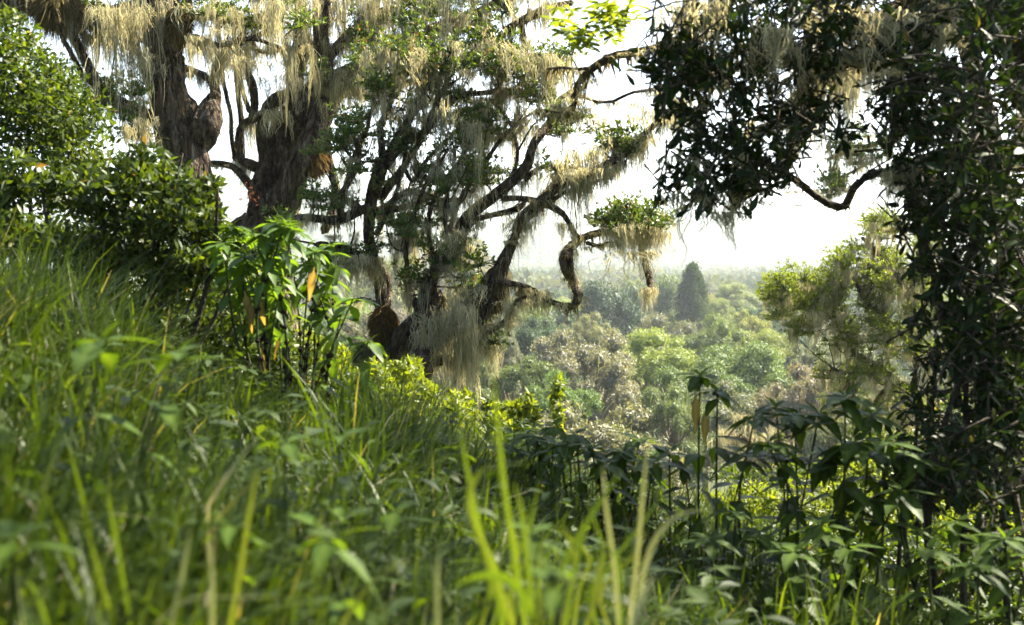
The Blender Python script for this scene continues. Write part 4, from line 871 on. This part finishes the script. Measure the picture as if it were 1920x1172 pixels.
# ------------------------------------------------------------------ tall weeds, leaf by leaf
WLIT = [big_leaf_mesh('lance', dr, M['weed'], wr=.42) for dr in (.12, .28, .5)]
WD = [big_leaf_mesh('lance', dr, M['weed_dark'], wr=.42) for dr in (.12, .28, .5)]
WY = [big_leaf_mesh('lance', dr, M['weed_yellow'], wr=.26) for dr in (.15, .3)]
def seed_mesh():
    g = Geo(); n = 40; a = rdir(n)
    V, FS = tube(np.array([[0, 0, -.7], [0, 0, -.3], [0, 0, .3], [0, 0, .7]]), [.5, .9, .9, .5], 7, .1); g.add(V, FS)
    leaves(g, a * .6, a, rdir(n), .75, .22, 0, 'tiny', .5)
    V, FS, T = g.get(); return mk_mesh('seed_head', V, FS, M['seed'], T)
SEED = seed_mesh()
def weed(root, base, top, ll, nodes=7, whorl=9, seeds=0, yellow=0, leaf_from=.35, stem_r=.007, lean=None, droop=0, lset=None):
    WL = lset or WLIT
    base, top = np.array(base, float), np.array(top, float)
    mid = (base + top) / 2 + R.normal(size=3) * .045 * max(.4, np.linalg.norm(top - base) * 1.6)
    C = catmull([base, mid, top], 16)
    V, FS = tube(C, np.linspace(stem_r, stem_r * .5, 16), 6, .05); part('stem', V, FS, M['weed_stem'], root, smooth=True)
    ts = np.linspace(leaf_from, .97, nodes); a0 = R.uniform(0, 6.28)
    for i, t in enumerate(ts):
        p = catmull([base, mid, top], 200)[int(t * 199)]; a0 += math.pi / 2
        for s in (0, math.pi):
            if R.random() < .12 and t < .8: continue
            a = a0 + s + R.normal() * .25; el = R.uniform(-.7, .1) - droop + .7 * (t - .5)
            d = np.array([math.cos(a) * math.cos(el), math.sin(a) * math.cos(el), math.sin(el)])
            leaf_obj('leaf', WL[R.integers(3)], root, p, d, np.array([-.3 * math.cos(a), -.3 * math.sin(a), 1]), ll * R.uniform(.75, 1.15))
    for k in range(whorl):
        a = k * 2.4 + R.normal() * .2; el = R.uniform(-.45, .3) if k % 4 else R.uniform(.5, 1.0)
        d = np.array([math.cos(a) * math.cos(el), math.sin(a) * math.cos(el), math.sin(el)])
        leaf_obj('leaf', WL[R.integers(2)], root, top, d, nrm(np.array([-math.cos(a) * math.sin(el), -math.sin(a) * math.sin(el), math.cos(el)])), ll * (R.uniform(.7, 1.1) if k % 4 else R.uniform(.35, .6)))
    for k in range(seeds):
        p = C[int(15 * (.35 + .5 * k / max(1, seeds)))]
        o = bpy.data.objects.new('seed_head', SEED); COL.objects.link(o); o.parent = root; o.location = tuple(p - np.array(root.location)); s = stem_r * R.uniform(1.6, 2.2); o.scale = (s, s, s)
    for k in range(yellow):
        p = C[int(15 * R.uniform(.5, .85))]; a = R.uniform(0, 6.28)
        d = np.array([.45 * math.cos(a), .45 * math.sin(a), -1]); leaf_obj('withered_leaf', WY[R.integers(2)], root, p + d * .03, d, np.array([math.cos(a), math.sin(a) - .6, .3]), ll * R.uniform(.8, 1.1))

wl = thing('tall_weed', 'tall clump of bright green weeds with yellow withered leaves before the mossy trunks', 'plant', base_at(540, 5.6))
for k in range(24):
    u = k / 23; dd = 5.6 + R.uniform(-.35, .35); tx = 415 + 205 * u + R.normal() * 8; ty = 425 + 55 * abs(u - .45) * 2 * R.random() + R.uniform(-20, 55)
    weed(wl, np.array(base_at(500 + 75 * u, dd)), P(tx, ty, dd), .135, nodes=6, whorl=11, seeds=[0, 6, 8][k % 3], yellow=(k % 4 == 0), leaf_from=.68, droop=.3)
for (bx, tx, ty, dd) in ((575, 662, 560, 5.4), (570, 640, 590, 5.5), (580, 690, 640, 5.3)): weed(wl, np.array(base_at(bx, dd)), P(tx, ty, dd), .15, nodes=4, whorl=8, seeds=6, leaf_from=.6, droop=.4)
for px, py in ((458, 575), (470, 590), (484, 582), (590, 530)):
    leaf_obj('withered_leaf', WY[1], wl, P(px, py - 30, 5.2), np.array([R.normal() * .2, R.normal() * .1, -1]), np.array([0, -1, .2]), .16)

def single_weed(label, stems, ll, group=None, **kw):
    root = thing('tall_weed', label, 'plant', base_at(stems[0][0], stems[0][3]), group)
    for bx, tx, ty, d in stems: weed(root, base_at(bx, d), P(tx, ty, d), ll, lset=WD, **kw)
    return root
sw = single_weed('two stemmed weed standing clear against the valley with one long yellow leaf', [(1335, 1312, 705, 4.6), (1350, 1345, 735, 4.7)], .135, nodes=5, whorl=13, leaf_from=.5)
for (px, py, L) in ((1303, 735, .17), (1320, 770, .15)): leaf_obj('withered_leaf', WY[0], sw, P(px, py, 4.55), np.array([.08, 0, -1]), np.array([.3, -1, 0]), L)
single_weed('dark bushy weed with several stems right of the two stemmed weed', [(1440, 1415, 780, 4.5), (1460, 1455, 765, 4.6), (1470, 1490, 780, 4.4), (1455, 1440, 830, 4.3), (1480, 1475, 860, 4.5), (1430, 1400, 850, 4.6)], .16, nodes=8, whorl=11, leaf_from=.3)
single_weed('tallest dark weed with a big spreading rosette, before the right mossy tree', [(1585, 1585, 745, 4.4), (1600, 1635, 780, 4.5), (1570, 1535, 775, 4.5), (1590, 1600, 830, 4.3), (1575, 1550, 860, 4.4), (1610, 1660, 850, 4.5)], .18, nodes=8, whorl=12, leaf_from=.3)
single_weed('dark weed leaning into the bush on the right', [(1680, 1660, 830, 4.3), (1700, 1715, 860, 4.4), (1690, 1690, 920, 4.2), (1650, 1620, 930, 4.3)], .16, nodes=6, whorl=10, leaf_from=.35, seeds=5)
for (bx, tx, ty, d, lab) in ((1800, 1790, 980, 3.9, 'leafy weed at the foot of the dark bush in the bottom right'), (1880, 1885, 1010, 3.6, 'leafy weed in the bottom right corner'), (1560, 1540, 985, 3.9, 'low dark weed under the tallest spreading rosette'), (1400, 1380, 960, 4.1, 'low dark weed under the two stemmed weed')):
    single_weed(lab, [(bx, tx, ty, d), (bx + 30, tx + 45, ty + 40, d), (bx - 30, tx - 50, ty + 50, d - .2)], .13, nodes=6, whorl=10, leaf_from=.3)
for (bx, tx, ty, d, lab) in ((1050, 1040, 800, 5.2, 'weed with an upright leaf pair, left end of the row on the grass edge'), (1110, 1080, 815, 5.0, 'bushy low weed on the grass edge under the leafy shoots'),
        (1170, 1165, 850, 5.0, 'low weed in the row on the grass edge right of the bright blades'), (1200, 1200, 825, 5.2, 'weed with a pointed tip in the middle of the grass edge'), (1260, 1255, 850, 4.9, 'weed beside a dark seed spike on the grass edge'), (980, 985, 815, 5.3, 'low green weed on the grass edge just right of the tallest bright blade')):
    single_weed(lab, [(bx, tx, ty, d), (bx + 20, tx + 28, ty + 28, d), (bx - 15, tx - 30, ty + 20, d - .2)], .14, nodes=5, whorl=10, leaf_from=.4, seeds=2)
for (bx, tx, ty, d, ll, lab) in ((180, 190, 640, 2.0, .12, 'blurred broad leaved plant standing high in the grass on the left'), (330, 335, 660, 2.1, .11, 'blurred broad leaved plant just right of its taller neighbour in the left grass'),
        (535, 535, 830, 2.0, .09, 'blurred nettle in the grass below the tall clump of weeds'), (640, 640, 820, 2.1, .09, 'blurred nettle in the grass left of the bright blades'), (620, 615, 1010, 1.5, .07, 'small blurred nettle low in the grass near the bottom'),
        (1000, 1040, 1070, 1.2, .06, 'yellow green leafy plant under the bright blades'), (770, 740, 960, 2.2, .09, 'shaded leafy plant in the dark grass left of centre'), (1050, 1000, 1000, 1.8, .07, 'small leafy sprout beside the bright blades'), (30, 20, 1010, 1.3, .08, 'blurred leaves in the bottom left corner'), (430, 430, 985, 1.6, .07, 'low blurred leafy plant in the left grass')):
    root = thing('nettle', lab, 'plant', base_at(bx, d)); weed(root, base_at(bx, d), P(tx, ty, d), ll, nodes=5, whorl=5, leaf_from=.3, stem_r=.004, lset=WD)

# ------------------------------------------------------------------ grass
def grass_field():
    g = Geo()
    n = 85000
    y = .75 + (R.random(n) ** 1.25) * 11; x = R.uniform(-1, 1, n) * (.5 * y + .6)
    keep = (y < 9.2 - 1.2 * np.clip(x, -2, 2.5)) & ~((np.abs(x) < .12 + .0 * y) & (y < .9))
    x, y = x[keep], y[keep]; n = len(x)
    z = gz(x, y)
    clump = .5 + .5 * np.sin(x * 3.1 + 1.3 * np.sin(y * 2.3)) * np.sin(y * 2.7 + x)
    L = R.uniform(.32, .72, n) * (.75 + .45 * clump) * np.where(x < -.4, 1.08, .95)
    L *= np.where((x / y > -.33) & (x / y < -.16) & (y > 2.4), .72, 1.0)
    L *= np.where((x > .8) & (y > 2.5), 1.2, 1.0)
    L *= np.where((y > 6.8) & (x > -1.9), .55, 1.0)
    L *= np.clip(.50 + .13 * y, .5, 1.0) * np.clip(.84 - .30 * (x + .12 * y), .72, 1.05)
    az = R.normal(.35, 1.3, n) + .6 * np.sin(x * 1.7 + y); lean = np.abs(R.normal(.55, .3, n)) + .1
    hx, hy = np.cos(az), np.sin(az); t = np.linspace(0, 1, 6)
    ang = lean[:, None] * (t[None] ** 1.3) * 1.8
    dt = 1 / 5
    dx = np.concatenate([np.zeros((n, 1)), np.cumsum(np.sin(ang[:, 1:]) * dt, 1)], 1) * L[:, None]; dz = np.concatenate([np.zeros((n, 1)), np.cumsum(np.cos(ang[:, 1:]) * dt, 1)], 1) * L[:, None]
    Cc = np.stack([x[:, None] + dx * hx[:, None], y[:, None] + dx * hy[:, None], z[:, None] + dz - .02], -1)
    wd = R.uniform(.0028, .0072, (n, 1)) * np.array([.7, 1, 1, .85, .55, .05])[None]
    a = R.uniform(0, math.pi, n); side = nrm(np.stack([-hy, hx, 0 * hx], -1) + .4 * np.stack([np.cos(a), np.sin(a), 0 * a], -1))
    tint = np.clip(R.normal(.45, .2, n), 0, .88); dry = R.random(n) < .03; tint[dry] = R.uniform(.94, 1, dry.sum())
    ribbons(g, Cc, wd, side, tint)
    o = g.part('grass', M['grass'], kind='stuff'); tag(o, 'thick tall green grass covering the sloping bank', 'grass')
    # small leafy herbs among the grass
    g = Geo(); n = 1500; y = 1.6 + (R.random(n) ** 1.1) * 8.5; x = R.uniform(-1, 1, n) * (.5 * y + .4); k = 9
    keep = y < 9.2 - 1.6 * np.clip(x, -2, 2); x, y = x[keep], y[keep]; n = len(x)
    h = R.uniform(.15, .5, n); base = np.stack([x, y, gz(x, y)], -1)
    i = np.repeat(np.arange(n), k); f = R.uniform(.35, 1, n * k); p = base[i] + np.stack([R.normal(size=n * k) * .02, R.normal(size=n * k) * .02, f * h[i]], -1)
    th = R.uniform(0, 6.28, n * k); d = np.stack([np.cos(th), np.sin(th), R.uniform(-.3, .5, n * k)], -1)
    leaves(g, p, d, nrm(rdir(n * k) * .35 + [0, 0, 1]), R.uniform(.04, .085, n * k), .026, .25, 'mid', np.clip(R.normal(.45, .2, n * k), 0, .9))
    st = np.stack([base, base + np.stack([R.normal(size=n) * .02, R.normal(size=n) * .02, h], -1)], 1)
    ribbons(g, st, np.array([[.002, .0015]]) * np.ones((n, 1)), np.tile([[1., 0, 0]], (n, 1)), .3)
    o = g.part('undergrowth', M['herb'], kind='stuff'); tag(o, 'small leafy herbs mixed through the tall grass', 'undergrowth')
grass_field()

def blade(root, pts, d, wpx, mat):
    """one grass blade traced from its foot on the ground"""
    A = np.array(pts, float); K = catmull(A, 9); k = d / F
    q = np.array([P(a[0], a[1], d + .04 * i / 9) for i, a in enumerate(K)])
    foot = q[0].copy(); foot[2] = min(foot[2] - .1, float(gz(foot[0], foot[1])))
    Cc = np.vstack([foot[None], q])
    w_ = .31 * wpx * k * np.array([.6, .8, 1, 1, 1, .95, .85, .65, .4, .06]); g = Geo()
    T = nrm(np.gradient(Cc, axis=0)); sd = nrm(np.cross(T.mean(0), [0.25, 1, 0]))
    nn = np.cross(T.mean(0), sd)
    V = np.stack([Cc - w_[:, None] * sd + nn * w_[:, None] * .35, Cc, Cc + w_[:, None] * sd + nn * w_[:, None] * .35], 1).reshape(-1, 3)
    i = np.arange(9); qd = np.concatenate([np.stack([3 * i + a, 3 * i + a + 1, 3 * i + a + 4, 3 * i + a + 3], -1) for a in (0, 1)])
    g.add(V, [qd], R.random()); return g.part('blade', M[mat], root, True)
def tuft(label, base, lst):
    root = thing('grass_tuft', label, 'grass', base)
    for pts, d, wd, mat in lst: blade(root, pts, d, wd, mat)
tuft('tuft of bright sunlit yellow green blades standing in the middle of the foreground', base_at(970, 1.35), [
    ([(985, 1172), (958, 1000), (938, 850), (925, 690)], 1.35, 19, 'blade'), ([(940, 1140), (905, 1020), (880, 900), (860, 795)], 1.4, 19, 'blade'),
    ([(1000, 1172), (990, 1060), (978, 960), (962, 900)], 1.3, 18, 'blade'), ([(1030, 1172), (1060, 1050), (1120, 950), (1165, 880)], 1.5, 17, 'blade'),
    ([(960, 1172), (915, 1040), (880, 950), (905, 880), (1005, 868)], 1.35, 24, 'blade'), ([(1010, 1172), (960, 1090), (900, 1080), (850, 1100)], 1.25, 30, 'blade'),
    ([(1000, 1180), (1030, 1100), (1080, 1075), (1120, 1090)], 1.25, 30, 'blade'), ([(1100, 1172), (1130, 1080), (1190, 1000), (1240, 930)], 1.6, 14, 'blade'),
    ([(1060, 1172), (1075, 1080), (1095, 1000), (1125, 930)], 1.4, 14, 'blade'), ([(880, 1172), (930, 1110), (990, 1000), (1010, 900)], 1.6, 12, 'blade')] + [([(900 + 22 * i, 1180), (905 + 22 * i + R.normal() * 10, 1110), (908 + 23 * i + R.normal() * 25, 1040), (910 + 24 * i + R.normal() * 50, 960 + R.uniform(-50, 60))], 1.45 + R.uniform(-.15, .3), 12, 'blade') for i in range(13)])
tuft('tuft of pale dry cut blades right of the bright green tuft', base_at(1180, 1.5), [
    ([(1160, 1172), (1150, 1050), (1136, 950), (1130, 870)], 1.5, 14, 'straw'), ([(1180, 1172), (1195, 1040), (1205, 930), (1213, 838)], 1.55, 13, 'straw'),
    ([(1190, 1172), (1215, 1040), (1265, 970), (1340, 952)], 1.5, 16, 'straw'), ([(1185, 1190), (1195, 1150), (1210, 1110), (1226, 1078)], 1.2, 24, 'straw')])
tuft('tuft of upright green blades in the dark grass at the lower left', base_at(440, 1.35), [
    ([(432, 1172), (452, 1060), (468, 960), (485, 870)], 1.35, 18, 'blade'), ([(245, 1172), (228, 1070), (212, 980), (196, 905)], 1.35, 17, 'blade'), ([(215, 1172), (195, 1110), (180, 1050), (165, 1000)], 1.3, 16, 'blade'),
    ([(90, 1172), (75, 1130), (60, 1100), (45, 1085)], 1.2, 18, 'blade'), ([(640, 1172), (690, 1100), (740, 1060), (770, 1048)], 1.3, 12, 'blade')])
tuft('tuft of pale cut stalks among the dark blades at the bottom left', base_at(370, 1.25), [
    ([(322, 1172), (335, 1110), (348, 1045), (358, 985)], 1.25, 18, 'straw'), ([(398, 1190), (398, 1110), (396, 1060), (394, 1010)], 1.25, 20, 'straw'), ([(820, 1180), (819, 1120), (820, 1060), (823, 1008)], 1.3, 15, 'straw'),
    ([(290, 1172), (350, 1125), (420, 1120), (540, 1120)], 1.25, 8, 'straw'), ([(390, 950), (420, 900), (450, 860), (475, 828)], 1.7, 12, 'straw')])
